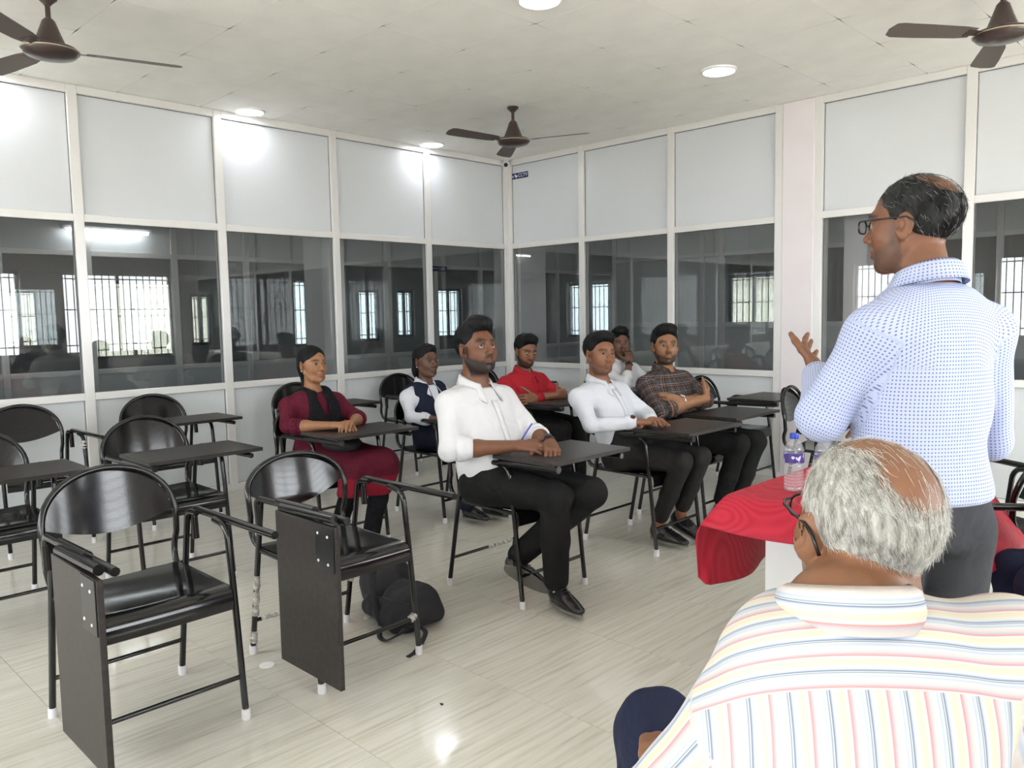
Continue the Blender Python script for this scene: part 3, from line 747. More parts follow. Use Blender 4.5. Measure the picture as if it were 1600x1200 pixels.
class Field:
    def __init__(s, xs, ys, zs):
        s.ax = (xs, ys, zs); s.F = np.full((len(xs), len(ys), len(zs)), 0.5, f4)
    def sub(s, lo, hi):
        sl = []
        for a, l, h in zip(s.ax, lo, hi):
            i, j = np.searchsorted(a, l), np.searchsorted(a, h); sl.append(slice(max(i - 1, 0), min(j + 1, len(a))))
        return tuple(sl)
    def apply(s, fn, lo, hi, k=0.0, op='u'):
        sl = s.sub([l - k - 0.03 for l in lo], [h + k + 0.03 for h in hi])
        X = s.ax[0][sl[0]][:, None, None]; Y = s.ax[1][sl[1]][None, :, None]; Z = s.ax[2][sl[2]][None, None, :]
        if 0 in (X.size, Y.size, Z.size): return
        d = fn(X, Y, Z).astype(f4); A = s.F[sl]
        s.F[sl] = smin(A, d, k) if op == 'u' else smax(A, -d, k) if op == 's' else A
    def cap(s, a, b, ra, rb=None, k=0.02, op='u'):
        rb = ra if rb is None else rb; a = np.array(a, float); b = np.array(b, float); m = max(ra, rb)
        ba = b - a; L2 = max(float(ba @ ba), 1e-9)
        def fn(X, Y, Z):
            px, py, pz = X - a[0], Y - a[1], Z - a[2]
            h = np.clip((px * ba[0] + py * ba[1] + pz * ba[2]) / L2, 0, 1)
            return np.sqrt((px - ba[0] * h) ** 2 + (py - ba[1] * h) ** 2 + (pz - ba[2] * h) ** 2) - (ra + (rb - ra) * h)
        s.apply(fn, np.minimum(a, b) - m, np.maximum(a, b) + m, k, op); return s
    def chain(s, pts, rs, k=0.02):
        for i in range(len(pts) - 1): s.cap(pts[i], pts[i + 1], rs[i], rs[i + 1], k)
        return s
    def ell(s, c, r, R=None, k=0.02, op='u'):
        c = np.array(c, float); r = np.array(r, float); R = np.eye(3) if R is None else np.array(R, float)   # rows: local axes
        def fn(X, Y, Z):
            px, py, pz = X - c[0], Y - c[1], Z - c[2]
            q = [R[i, 0] * px + R[i, 1] * py + R[i, 2] * pz for i in range(3)]
            k0 = np.sqrt((q[0] / r[0]) ** 2 + (q[1] / r[1]) ** 2 + (q[2] / r[2]) ** 2)
            k1 = np.sqrt((q[0] / r[0] ** 2) ** 2 + (q[1] / r[1] ** 2) ** 2 + (q[2] / r[2] ** 2) ** 2)
            return k0 * (k0 - 1) / np.maximum(k1, 1e-6)
        e = np.sqrt(((R.T * r) ** 2).sum(1)); s.apply(fn, c - e, c + e, k, op); return s
    def loft(s, st, off=0.0, k=0.02, p=2.4, op='u', kc=0.03, ends=(0.0, 0.0)):
        """st: rows (z, cx, cy, rx, ry) rising in z"""
        st = np.array(st, float); zlo, zhi = st[0, 0] - ends[0], st[-1, 0] + ends[1]
        def fn(X, Y, Z):
            z = Z.ravel(); zi = np.clip(z, st[0, 0], st[-1, 0])
            g = [cubic(st[:, 0], st[:, i], zi)[None, None, :] for i in range(1, 5)]
            rx, ry = g[2] + off, g[3] + off
            d = ((np.abs((X - g[0]) / rx) ** p + np.abs((Y - g[1]) / ry) ** p) ** (1 / p) - 1) * np.minimum(rx, ry)
            return smax(d, np.maximum(zlo - Z, Z - zhi) + 0 * d, kc)
        m = max(st[:, 3].max(), st[:, 4].max()) + off
        s.apply(fn, [st[:, 1].min() - m, st[:, 2].min() - m, zlo], [st[:, 1].max() + m, st[:, 2].max() + m, zhi], k, op); return s
    def clip(s, n, d, k=0.004):
        """keep n.p <= d"""
        X = s.ax[0][:, None, None]; Y = s.ax[1][None, :, None]; Z = s.ax[2][None, None, :]
        s.F = smax(s.F, (n[0] * X + n[1] * Y + n[2] * Z - d).astype(f4), k).astype(f4); return s
    def wrinkle(s, amp, scale, st=0, fn=None, crease=False):
        m = np.abs(s.F) < 0.03; i, j, k = np.nonzero(m)
        p = np.stack([s.ax[0][i], s.ax[1][j], s.ax[2][k]], -1)
        w = wav(p, scale, st); w = 0.55 * w + 0.75 * (1 - 2.2 * np.abs(wav(p * (1, 1, 0.75), scale * 0.8, st + 3))) if crease else w
        if fn is not None: w = w * fn(p)
        s.F[m] += (amp * w).astype(f4); return s
    def mesh(s):
        F = s.F; S = F < 0; c = np.zeros(tuple(n - 1 for n in F.shape), np.uint8)
        for a in (0, 1):
            for b in (0, 1):
                for d in (0, 1): c += S[a:S.shape[0] - 1 + a, b:S.shape[1] - 1 + b, d:S.shape[2] - 1 + d]
        act = np.flatnonzero((c > 0) & (c < 8)); I, J, K = np.unravel_index(act, c.shape)
        P = np.zeros((len(act), 3)); cnt = np.zeros(len(act))
        corners = [(a, b, d) for a in (0, 1) for b in (0, 1) for d in (0, 1)]
        val = {q: F[I + q[0], J + q[1], K + q[2]] for q in corners}
        co = {q: np.stack([s.ax[0][I + q[0]], s.ax[1][J + q[1]], s.ax[2][K + q[2]]], -1) for q in corners}
        for q in corners:
            for ax_ in range(3):
                if q[ax_]: continue
                w = tuple(1 if i == ax_ else q[i] for i in range(3))
                fa, fb = val[q], val[w]; m = (fa < 0) != (fb < 0)
                t = (fa[m] / (fa[m] - fb[m]))[:, None]
                P[m] += co[q][m] + (co[w][m] - co[q][m]) * t; cnt[m] += 1
        P /= cnt[:, None]
        def vid(i, j, k): return np.searchsorted(act, np.ravel_multi_index((i, j, k), c.shape))
        quads = []
        n = F.shape
        for ax_ in range(3):
            sl0 = [slice(None)] * 3; sl1 = [slice(None)] * 3
            sl0[ax_] = slice(0, n[ax_] - 1); sl1[ax_] = slice(1, n[ax_])
            A, B = S[tuple(sl0)], S[tuple(sl1)]
            e = np.nonzero(A != B); u, v = (ax_ + 1) % 3, (ax_ + 2) % 3
            ok = (e[u] > 0) & (e[v] > 0) & (e[u] < n[u] - 1) & (e[v] < n[v] - 1)
            e = [x[ok] for x in e]
            ins = A[tuple(e)]
            def at(du, dv):
                g = [x.copy() for x in e]; g[u] = g[u] - du; g[v] = g[v] - dv; return vid(*g)
            q = np.stack([at(1, 1), at(0, 1), at(0, 0), at(1, 0)], -1)
            q[~ins] = q[~ins][:, ::-1]; quads.append(q)
        return P, np.concatenate(quads)
def cubic(xk, yk, x):
    """monotone-ish Catmull interpolation"""
    xk = np.asarray(xk, float); yk = np.asarray(yk, float)
    m = np.gradient(yk, xk); i = np.clip(np.searchsorted(xk, x) - 1, 0, len(xk) - 2)
    h = xk[i + 1] - xk[i]; t = (x - xk[i]) / h
    return ((2 * t ** 3 - 3 * t ** 2 + 1) * yk[i] + (t ** 3 - 2 * t ** 2 + t) * h * m[i] + (-2 * t ** 3 + 3 * t ** 2) * yk[i + 1] + (t ** 3 - t ** 2) * h * m[i + 1])
def relax(P, Q, it=1, lam=0.5):
    for _ in range(it):
        acc = np.zeros_like(P); cnt = np.zeros(len(P))
        for a, b in ((0, 1), (1, 2), (2, 3), (3, 0)):
            np.add.at(acc, Q[:, a], P[Q[:, b]]); np.add.at(acc, Q[:, b], P[Q[:, a]])
            np.add.at(cnt, Q[:, a], 1); np.add.at(cnt, Q[:, b], 1)
        P = P + lam * (acc / np.maximum(cnt, 1)[:, None] - P)
    return P
def np_mesh(name, P, Q, m, parent=None, col=None, uv=None, smooth=True):
    me = bpy.data.meshes.new(name)
    nq = Q.shape[1]
    me.vertices.add(len(P)); me.vertices.foreach_set('co', np.ascontiguousarray(P, f4).ravel())
    me.loops.add(Q.size); me.loops.foreach_set('vertex_index', np.ascontiguousarray(Q, np.int32).ravel())
    me.polygons.add(len(Q)); me.polygons.foreach_set('loop_start', np.arange(0, Q.size, nq, dtype=np.int32))
    if smooth: me.polygons.foreach_set('use_smooth', np.ones(len(Q), bool))
    if col is not None:
        a = me.attributes.new('Col', 'FLOAT_COLOR', 'POINT')
        c4 = np.ones((len(P), 4), f4); c4[:, :3] = col; a.data.foreach_set('color', c4.ravel())
    if uv is not None:
        a = me.attributes.new('cloth', 'FLOAT_VECTOR', 'POINT'); a.data.foreach_set('vector', np.ascontiguousarray(uv, f4).ravel())
    me.materials.append(m); me.update(calc_edges=True); me.validate()
    return link(name, me, parent)
def rotm(yaw=0, pitch=0, roll=0):
    """rows are the local x,y,z axes; yaw left positive, pitch up positive, roll to own left shoulder"""
    m = Matrix.Rotation(yaw, 3, 'Z') @ Matrix.Rotation(-pitch, 3, 'Y') @ Matrix.Rotation(-roll, 3, 'X')
    return np.array(m.transposed())

# backpack under the second chair
bagF = Field(axis(-0.34, 0.36, 0.006), axis(-0.25, 0.25, 0.006), axis(-0.01, 0.32, 0.006))
bagF.ell((-0.15, 0.02, 0.115), (0.135, 0.12, 0.125), rotm(0, 0.3), 0.03)
bagF.ell((-0.20, 0.03, 0.17), (0.075, 0.09, 0.085), None, 0.05)
bagF.loft([(0.01, 0.10, -0.01, 0.12, 0.12), (0.06, 0.10, -0.01, 0.135, 0.125), (0.12, 0.10, -0.01, 0.125, 0.11), (0.165, 0.09, 0.0, 0.10, 0.09)], k=0.02, p=3.0)
bagF.cap((-0.08, -0.10, 0.055), (0.16, -0.115, 0.055), 0.045, 0.045, 0.03)
bagF.wrinkle(0.007, 34, 2).wrinkle(0.004, 75, 5).clip((0, 0, -1), -0.001)
_P, _Q = bagF.mesh()
M_BAG = mat('black_bag_fabric', (0.012, 0.012, 0.015), 0.75, build=noise_col((0.012, 0.012, 0.015), 0.3, 20, 600, 0.3, 0.0006))
bag = empty('backpack', (3.19, -3.98, 0), -0.1, 'slumped black backpack on the floor under the folded-board chair', 'backpack')
np_mesh('bag_body', _P, _Q, M_BAG, bag)
def strap(pts, w, name='strap'):
    pts = spline(pts, 6); rows = []
    for i, p in enumerate(pts):
        t = (pts[min(i + 1, len(pts) - 1)] - pts[max(i - 1, 0)]); sd = Vector((-t.y, t.x, 0)).normalized() * w / 2
        rows.append([p - sd, p + sd])
    o = MB().grid(rows).obj(name, M_BAG, bag, smooth=True); solidify(o, 0.003)
strap([(0.22, -0.10, 0.05), (0.28, -0.06, 0.035), (0.33, -0.10, 0.02), (0.38, -0.17, 0.006), (0.40, -0.22, 0.004)], 0.02)
strap([(0.14, -0.15, 0.05), (0.13, -0.19, 0.008), (0.20, -0.205, 0.006), (0.24, -0.17, 0.03), (0.24, -0.13, 0.05)], 0.022, 'handle')
strap([(-0.06, -0.10, 0.24), (0.0, -0.14, 0.18), (0.05, -0.155, 0.10), (0.10, -0.16, 0.03)], 0.03)
MB().tube([(0.02, -0.14, 0.13), (0.09, -0.152, 0.15), (0.17, -0.14, 0.155), (0.22, -0.10, 0.14)], 0.004, 6).obj('zip', M_DARK, bag, smooth=True)
# ------------------------------------------------------------------ people
def _skin(nt, b):
    a = N(nt, 'ShaderNodeAttribute', attribute_name='Col')
    tc = N(nt, 'ShaderNodeTexCoord'); n = N(nt, 'ShaderNodeTexNoise', inp={'Scale': 45.0, 'Detail': 3.0}); L(nt, tc.outputs['Object'], n.inputs[0])
    mx = N(nt, 'ShaderNodeMix', data_type='RGBA', blend_type='MULTIPLY', inp={0: 0.35})
    L(nt, a.outputs['Color'], mx.inputs[6])
    r = ramp(nt, [(0.3, (0.72, 0.70, 0.68)), (0.7, (1.15, 1.12, 1.1))]); L(nt, n.outputs[0], r.inputs[0]); L(nt, r.outputs[0], mx.inputs[7])
    L(nt, mx.outputs[2], b.inputs['Base Color'])
    n2 = N(nt, 'ShaderNodeTexNoise', inp={'Scale': 260.0}); L(nt, tc.outputs['Object'], n2.inputs[0]); bump(nt, b, n2.outputs[0], 0.12, 0.0008)
M_SKIN = mat('skin', (0.2, 0.1, 0.06), 0.48, spec=0.4, build=_skin)
def _eye(nt, b):
    a = N(nt, 'ShaderNodeAttribute', attribute_name='Col'); L(nt, a.outputs['Color'], b.inputs['Base Color'])
M_EYE = mat('eye', (0.8, 0.8, 0.8), 0.12, build=_eye)
def hair_mat(name, c, c2=None):
    def f(nt, b):
        tc = N(nt, 'ShaderNodeTexCoord'); mp = N(nt, 'ShaderNodeMapping', inp={'Scale': (1, 1, 0.35)}); L(nt, tc.outputs['Object'], mp.inputs[0])
        n = N(nt, 'ShaderNodeTexNoise', inp={'Scale': 120.0, 'Detail': 4.0}); L(nt, mp.outputs[0], n.inputs[0])
        r = ramp(nt, [(0.35, c), (0.7, c2 or tuple(x * 2.2 for x in c))]); L(nt, n.outputs[0], r.inputs[0]); L(nt, r.outputs[0], b.inputs['Base Color'])
        bump(nt, b, n.outputs[0], 0.8, 0.004)
    return mat(name, c, 0.6, spec=0.18, build=f)
M_HAIR = hair_mat('black_hair', (0.004, 0.004, 0.0045))
def cloth_mat(name, c, rough=0.8, build=None, wr=0.45, wscale=9.0):
    def f(nt, b):
        tc = N(nt, 'ShaderNodeTexCoord')
        n = N(nt, 'ShaderNodeTexNoise', inp={'Scale': wscale, 'Detail': 2.5, 'Distortion': 0.8}); L(nt, tc.outputs['Object'], n.inputs[0])
        w = N(nt, 'ShaderNodeTexNoise', inp={'Scale': 420.0, 'Detail': 1.0}); L(nt, tc.outputs['Object'], w.inputs[0])
        bump(nt, b, mathn(nt, 'ADD', n.outputs[0], mathn(nt, 'MULTIPLY', w.outputs[0], 0.03)), wr, 0.032)
        if build: build(nt, b)
    return mat(name, c, rough, spec=0.2, build=f)
def cloth_uv(nt):
    a = N(nt, 'ShaderNodeAttribute', attribute_name='cloth'); s = N(nt, 'ShaderNodeSeparateXYZ'); L(nt, a.outputs['Vector'], s.inputs[0])
    return s.outputs

HEAD_PARTS = dict(cran=((-0.014, 0, 0.036), (0.096, 0.075, 0.084)))
def head_field(F, c, R, sc=1.0, jaw=1.0, nose=1.0, neck=None, neckr=0.056, ears=True, fat=0.0):
    c = np.array(c, float); R = np.array(R)
    W = lambda p: c + (np.array(p, float) * sc) @ R
    Rl = lambda yaw=0, pitch=0, roll=0: rotm(yaw, pitch, roll) @ R
    e = lambda p, r, k=0.02, op='u', RR=None: F.ell(W(p), np.array(r) * sc, R if RR is None else RR, k * sc, op)
    cp = lambda a, b, ra, rb=None, k=0.02, op='u': F.cap(W(a), W(b), ra * sc, (ra if rb is None else rb) * sc, k * sc, op)
    if neck is not None:
        F.cap(np.array(neck, float), W((-0.018, 0, -0.055)), neckr * 1.08, neckr * 0.95, 0.03)
    e((-0.014, 0, 0.036), (0.096, 0.075, 0.084), 0.02)
    e((0.024, 0, -0.005), (0.064, 0.063, 0.088), 0.03)
    e((0.030, 0, -0.060), (0.052 * jaw, 0.052 * jaw + fat, 0.046), 0.03)
    e((0.066, 0, -0.096), (0.021, 0.024 * jaw, 0.019), 0.022)
    for s in (-1, 1):
        e((0.052, s * 0.041, -0.024), (0.026, 0.022 + fat, 0.026), 0.025)
        cp((0.0, s * 0.056, -0.045), (0.045, s * 0.036, -0.088), 0.014, 0.014, 0.025)
    cp((0.079, -0.036, 0.024), (0.079, 0.036, 0.024), 0.0115, None, 0.016)
    for s in (-1, 1):
        e((0.094, s * 0.032, 0.004), (0.015, 0.0185, 0.0115), 0.010, 's')
        e((0.0725, s * 0.032, 0.004), (0.0152, 0.0165, 0.0140), 0.004)
        e((0.0875, s * 0.032, 0.0012), (0.0105, 0.0162, 0.0046), 0.003, 's')
    cp((0.080, 0, 0.014), (0.107, 0, -0.027), 0.0075 * nose, 0.0115 * nose, 0.010)
    for s in (-1, 1): e((0.095, s * 0.0125 * nose, -0.033), (0.011, 0.0085, 0.0085), 0.006)
    cp((0.084, 0, -0.040), (0.085, 0, -0.052), 0.010, 0.012, 0.012)
    e((0.0855, 0, -0.0585), (0.0125, 0.0245, 0.0058), 0.006)
    e((0.0845, 0, -0.0715), (0.0125, 0.021, 0.0070), 0.007)
    cp((0.101, -0.022, -0.0648), (0.101, 0.022, -0.0648), 0.0034, None, 0.003, 's')
    if ears:
        for s in (-1, 1):
            Re = Rl(s * 0.45, 0.15)
            e((-0.008, s * 0.080, -0.004), (0.0215, 0.0075, 0.033), 0.006, 'u', Re)
            e((-0.001, s * 0.087, -0.002), (0.0115, 0.0065, 0.018), 0.004, 's', Re)
            e((-0.002, s * 0.075, -0.028), (0.0105, 0.007, 0.012), 0.006, 'u', Re)
    return W
def head_color(P, c, R, sc, skin, lips=None, beard=None, brow=(0.008, 0.006, 0.005), stubble=0.0, scalp=None, blush=1.0, browk=1.0, mous=None):
    """vertex colours from head-local coordinates"""
    q = ((P - np.array(c)) @ np.array(R).T) / sc
    x, y, z = q[:, 0], q[:, 1], q[:, 2]; ay = np.abs(y)
    col = np.tile(np.array(skin, float), (len(P), 1))
    def mixc(m, cc):
        m = np.clip(m, 0, 1)[:, None]; col[:] = col * (1 - m) + np.array(cc) * m
    near = (np.abs(x) < 0.14) & (ay < 0.1) & (np.abs(z) < 0.16)
    g = lambda v, a, b: np.clip((v - a) / (b - a), 0, 1)
    skin = np.array(skin)
    mixc(near * (x > 0.07) * g(np.hypot((y) / 0.02, (z + 0.03) / 0.02), 1.2, 0.3) * 0.25, skin * (1.15, 0.95, 0.9))
    # darker skin round the eyes
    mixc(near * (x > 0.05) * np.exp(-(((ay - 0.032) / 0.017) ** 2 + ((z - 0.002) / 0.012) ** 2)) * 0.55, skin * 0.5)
    mixc(near * (x > 0.06) * np.exp(-((y / 0.023) ** 4 + ((z + 0.065) / 0.010) ** 4)) * 0.75, lips if lips is not None else skin * (0.95, 0.62, 0.6))
    mixc(near * (x > 0.07) * np.exp(-((y / 0.020) ** 4 + ((z + 0.0648) / 0.0018) ** 2)) * 0.8, skin * 0.25)
    if beard is not None:
        edge = -0.030 - 0.028 * g(x, 0.02, 0.075)          # upper edge of the beard on the cheek
        m = near * g(edge - z, 0.0, 0.010) * (x > 0.0) * g(z, -0.135, -0.115)
        m *= 1 - np.exp(-((y / 0.021) ** 4 + ((z + 0.065) / 0.010) ** 4)) * (x > 0.07)
        mixc(m * stubble, beard)
        side = near * (z < 0.01) * (z > -0.05) * np.exp(-((x - 0.022) / 0.010) ** 2) * (ay > 0.045)
        mixc(side * stubble, beard)
    if mous is not None:
        mm = near * (x > 0.07) * np.exp(-((y / 0.026) ** 4 + ((z + 0.0465 + 0.16 * ay) / 0.0062) ** 2))
        mixc(mm * mous, brow)
    bz = 0.0255 + 0.004 * np.sin(np.clip((ay - 0.012) / 0.04, 0, 1) * PI) - 0.10 * np.clip(ay - 0.04, 0, 1)
    mixc(near * (x > 0.05) * np.exp(-(((z - bz) / (0.0055 * browk)) ** 2)) * g(ay, 0.008, 0.014) * g(ay, 0.058, 0.050) * 0.92, brow)
    if scalp is not None: mixc(near * scalp(x, y, z)[0], scalp(x, y, z)[1])
    return col
def hand_field(F, w, f, n, side, curl=(0.25, 0.35, 0.3), spread=0.05, sc=1.0, thumb=(0.55, 0.75, 0.25), curls=None):
    w = np.array(w, float); f = np.array(f, float); f /= np.linalg.norm(f)
    n = np.array(n, float); n = n - f * (n @ f); n /= np.linalg.norm(n)
    t = np.cross(f, n) * (-1 if side > 0 else 1)
    k = 0.004
    offs = [0.031, 0.0105, -0.0105, -0.030]; base = [0.088, 0.092, 0.088, 0.080]
    lens = [(0.042, 0.026, 0.021), (0.046, 0.030, 0.022), (0.042, 0.028, 0.021), (0.033, 0.021, 0.019)]
    for i in range(4):
        kn = w + sc * (f * base[i] + t * offs[i] * 1.0 - n * (0.003 if i in (1, 2) else 0.0))
        F.cap(w + sc * (f * 0.012 + t * offs[i] * 0.55), kn, 0.0165 * sc, 0.0115 * sc, 0.014)
    for i in range(4):
        kn = w + sc * (f * base[i] + t * offs[i] * 1.0 - n * (0.003 if i in (1, 2) else 0.0))
        p = kn; ang = 0.0; cc = curls[i] if curls else curl
        lat = t * (offs[i] / 0.031) * spread
        for j in range(3):
            ang += cc[j]; d = f * math.cos(ang) + n * math.sin(ang) + lat * (1 if j == 0 else 0.6); d /= np.linalg.norm(d)
            q = p + d * lens[i][j] * sc; r0 = (0.0098, 0.0088, 0.0082, 0.0070)[j]; r1 = (0.0088, 0.0082, 0.0070)[j]
            if i == 3: r0 *= 0.88; r1 *= 0.88
            F.cap(p, q, r0 * sc, r1 * sc, k); p = q
    p = w + sc * (f * 0.024 + t * 0.024 + n * 0.006); d0 = f * thumb[0] + t * thumb[1] + n * thumb[2]
    d = d0 / np.linalg.norm(d0)
    for j, (ll, r0, r1) in enumerate(((0.046, 0.015, 0.0115), (0.033, 0.0112, 0.0098), (0.027, 0.0095, 0.0075))):
        q = p + d * ll * sc; F.cap(p, q, r0 * sc, r1 * sc, 0.006 if j else 0.012); p = q
        d = d + f * 0.28 + n * 0.08; d /= np.linalg.norm(d)
def seg_uv(P, a, b, up):
    """coordinates round and along a segment"""
    a = np.array(a, float); b = np.array(b, float); d = b - a; Ln = np.linalg.norm(d); d /= Ln
    u = np.array(up, float); u = u - d * (u @ d); u /= np.linalg.norm(u); v = np.cross(d, u)
    q = P - a; h = q @ d; x, y = q @ u, q @ v
    dist = np.sqrt((q - np.outer(np.clip(h, 0, Ln), d)) ** 2 @ np.ones(3))
    return np.arctan2(y, x), h, dist
M_SHOE = mat('black_shoe_leather', (0.012, 0.011, 0.011), 0.25, coat=0.2)
M_SOLE = mat('grey_shoe_sole', (0.16, 0.15, 0.13), 0.8)
M_BTN = mat('shirt_button', (0.8, 0.8, 0.78), 0.35)
M_SPEC = mat('black_spectacle_frame', (0.008, 0.007, 0.007), 0.25)
def _lens(nt, b):
    nt.nodes.remove(b); out = nt.nodes['Material Output']
    t = N(nt, 'ShaderNodeBsdfTransparent', inp={'Color': (0.92, 0.94, 0.95, 1)}); g = N(nt, 'ShaderNodeBsdfGlossy', inp={'Roughness': 0.02})
    mx = N(nt, 'ShaderNodeMixShader', inp={0: 0.12}); L(nt, t.outputs[0], mx.inputs[1]); L(nt, g.outputs[0], mx.inputs[2]); L(nt, mx.outputs[0], out.inputs[0])
M_LENS = mat('spectacle_lens', build=_lens)
def shoe(parent, ankle, toe_dir, pitch=0.0, sc=1.0, m=None, sole=None, skin_top=False, roll=0.0):
    """a lace-up shoe; ankle joint height 0.085 above the sole"""
    F = Field(axis(-0.09, 0.24, 0.006), axis(-0.065, 0.065, 0.006), axis(-0.005, 0.13, 0.006))
    F.ell((-0.03, 0, 0.045), (0.048, 0.036, 0.05), None, 0.02).ell((0.06, 0, 0.035), (0.10, 0.042, 0.038), None, 0.03)
    F.ell((0.145, 0, 0.024), (0.068, 0.036, 0.022), None, 0.025).cap((-0.03, 0, 0.06), (-0.028, 0, 0.095), 0.036, 0.037, 0.02)
    F.cap((0.03, 0, 0.075), (0.08, 0, 0.06), 0.02, 0.018, 0.02).clip((0, 0, 1), 0.098, 0.006).clip((0, 0, -1), -0.006)
    P, Q = F.mesh(); a = math.atan2(toe_dir[1], toe_dir[0])
    Mx = Matrix.Translation(ankle) @ Matrix.Rotation(a, 4, 'Z') @ Matrix.Rotation(-pitch, 4, 'Y') @ Matrix.Rotation(roll, 4, 'X') @ Matrix.Scale(sc, 4) @ Matrix.Translation((0.03, 0, -0.085))
    A = np.array(Mx); P = P @ A[:3, :3].T + A[:3, 3]
    o = np_mesh('shoe', P, Q, m or M_SHOE, parent)
    pl = []
    for k in range(28):
        t = 2 * PI * k / 28; x = 0.065 + 0.145 * math.cos(t); w = 0.040 * (1.0 - 0.12 * math.cos(t) - 0.1 * (math.cos(2 * t))) * (1 if x < 0.15 else max(0.35, 1 - ((x - 0.15) / 0.08) ** 2))
        pl.append((x, w * math.sin(t)))
    MB().prism(pl, 0.0, 0.011, M=Mx).prism([p for p in pl if p[0] < 0.0] + [(0.0, -0.034), (0.0, 0.034)][::1], -0.004, 0.0, M=Mx).obj('sole', sole or M_SOLE, o)
    if not skin_top:
        mb = MB()
        for i in range(4):
            x = 0.055 + 0.017 * i; z = 0.094 - 0.0085 * i
            mb.tube([(x, -0.016, z - 0.004), (x + 0.004, 0, z + 0.001), (x, 0.016, z - 0.004)], 0.0022, 5)
        for p in range(len(mb.v)): mb.v[p] = tuple(Mx @ Vector(mb.v[p]))
        mb.obj('laces', M_DARK, o, smooth=True)
    return o
def collar(parent, c, rx, ry, m, h=0.034, open_=0.35, drop_b=0.014, drop_f=0.066, tilt=0.28, flare=0.020, spread=0.034, uvy=0.0, yaw=0.0):
    """shirt collar round the neck: stand, fold and two points"""
    rows = [[], [], [], []]; n = 40
    for j in range(n + 1):
        t = open_ + (2 * PI - 2 * open_) * j / n
        fr = max(0.0, math.cos(t)) ** 1.5                      # 1 at the front
        tip = max(0.0, 1 - min(j, n - j) / 7.0)
        ct, st = math.cos(t + 0), math.sin(t)
        base = -tilt * rx * ct
        rows[0].append((rx * ct * 1.03, ry * st * 1.03, base - 0.018))
        rows[1].append(((rx - 0.003) * ct, (ry - 0.003) * st, base + h * (1 - 0.35 * fr)))
        rows[2].append(((rx + 0.005) * ct, (ry + 0.006) * st, base + h * (1 - 0.35 * fr) - 0.006))
        rows[3].append(((rx + flare + spread * 0.7 * tip) * ct + 0.030 * tip, (ry + flare + spread * 0.2 * tip) * st * (1 + 0.25 * tip), base - drop_b - (drop_f - drop_b) * tip))
    Mx = Matrix.Translation(c) @ Matrix.Rotation(yaw, 4, 'Z')
    mb = MB().grid([[Mx @ Vector(p) for p in r] for r in rows])
    me = mb.mesh('collar', m, True)
    a = me.attributes.new('cloth', 'FLOAT_VECTOR', 'POINT')
    uv = []
    for i in range(4):
        for j in range(n + 1):
            uv += [j / n * 2 * PI * rx, uvy + (0, 0.03, 0.032, 0.075)[i], 3.0]
    a.data.foreach_set('vector', uv)
    o = link('collar', me, parent); solidify(o, 0.0022); return o
def tshape(P):
    """torso stations from a pose dict: rows (z, cx, cy, rx, ry)"""
    h, nb = np.array(P['hip'], float), np.array(P['neck'], float); w = P.get('build', 1.0); by = P.get('belly', 0.0); sw = P.get('shw', 0.19)
    top = nb[2]; z0 = h[2] - 0.06
    T_ = [(0.0, 0.112, 0.165, 0.0), (0.12, 0.118, 0.168, 0.0), (0.34, 0.108 + by * 0.6, 0.150 + by * 0.4, 0.35 * by), (0.52, 0.110 + by * 0.4, 0.155 + by * 0.2, 0.3 * by), (0.70, 0.115, 0.168, 0.0),
          (0.84, 0.098, 0.170, -0.004), (0.93, 0.074, 0.135, -0.004), (1.0, 0.056, 0.075, 0.0)]
    out = []
    for t, rx, ry, xo in T_:
        z = z0 + (top - z0) * t; b = t * t * (3 - 2 * t) * 0.5 + t * 0.5
        cx = h[0] + (nb[0] - h[0]) * b + xo + P.get('slouch', 0.0) * -math.sin(PI * t); cyy = h[1] + (nb[1] - h[1]) * b
        out.append((z, cx, cyy, rx * w, ry * w * (sw / 0.19 if t > 0.6 else 1)))
    return out
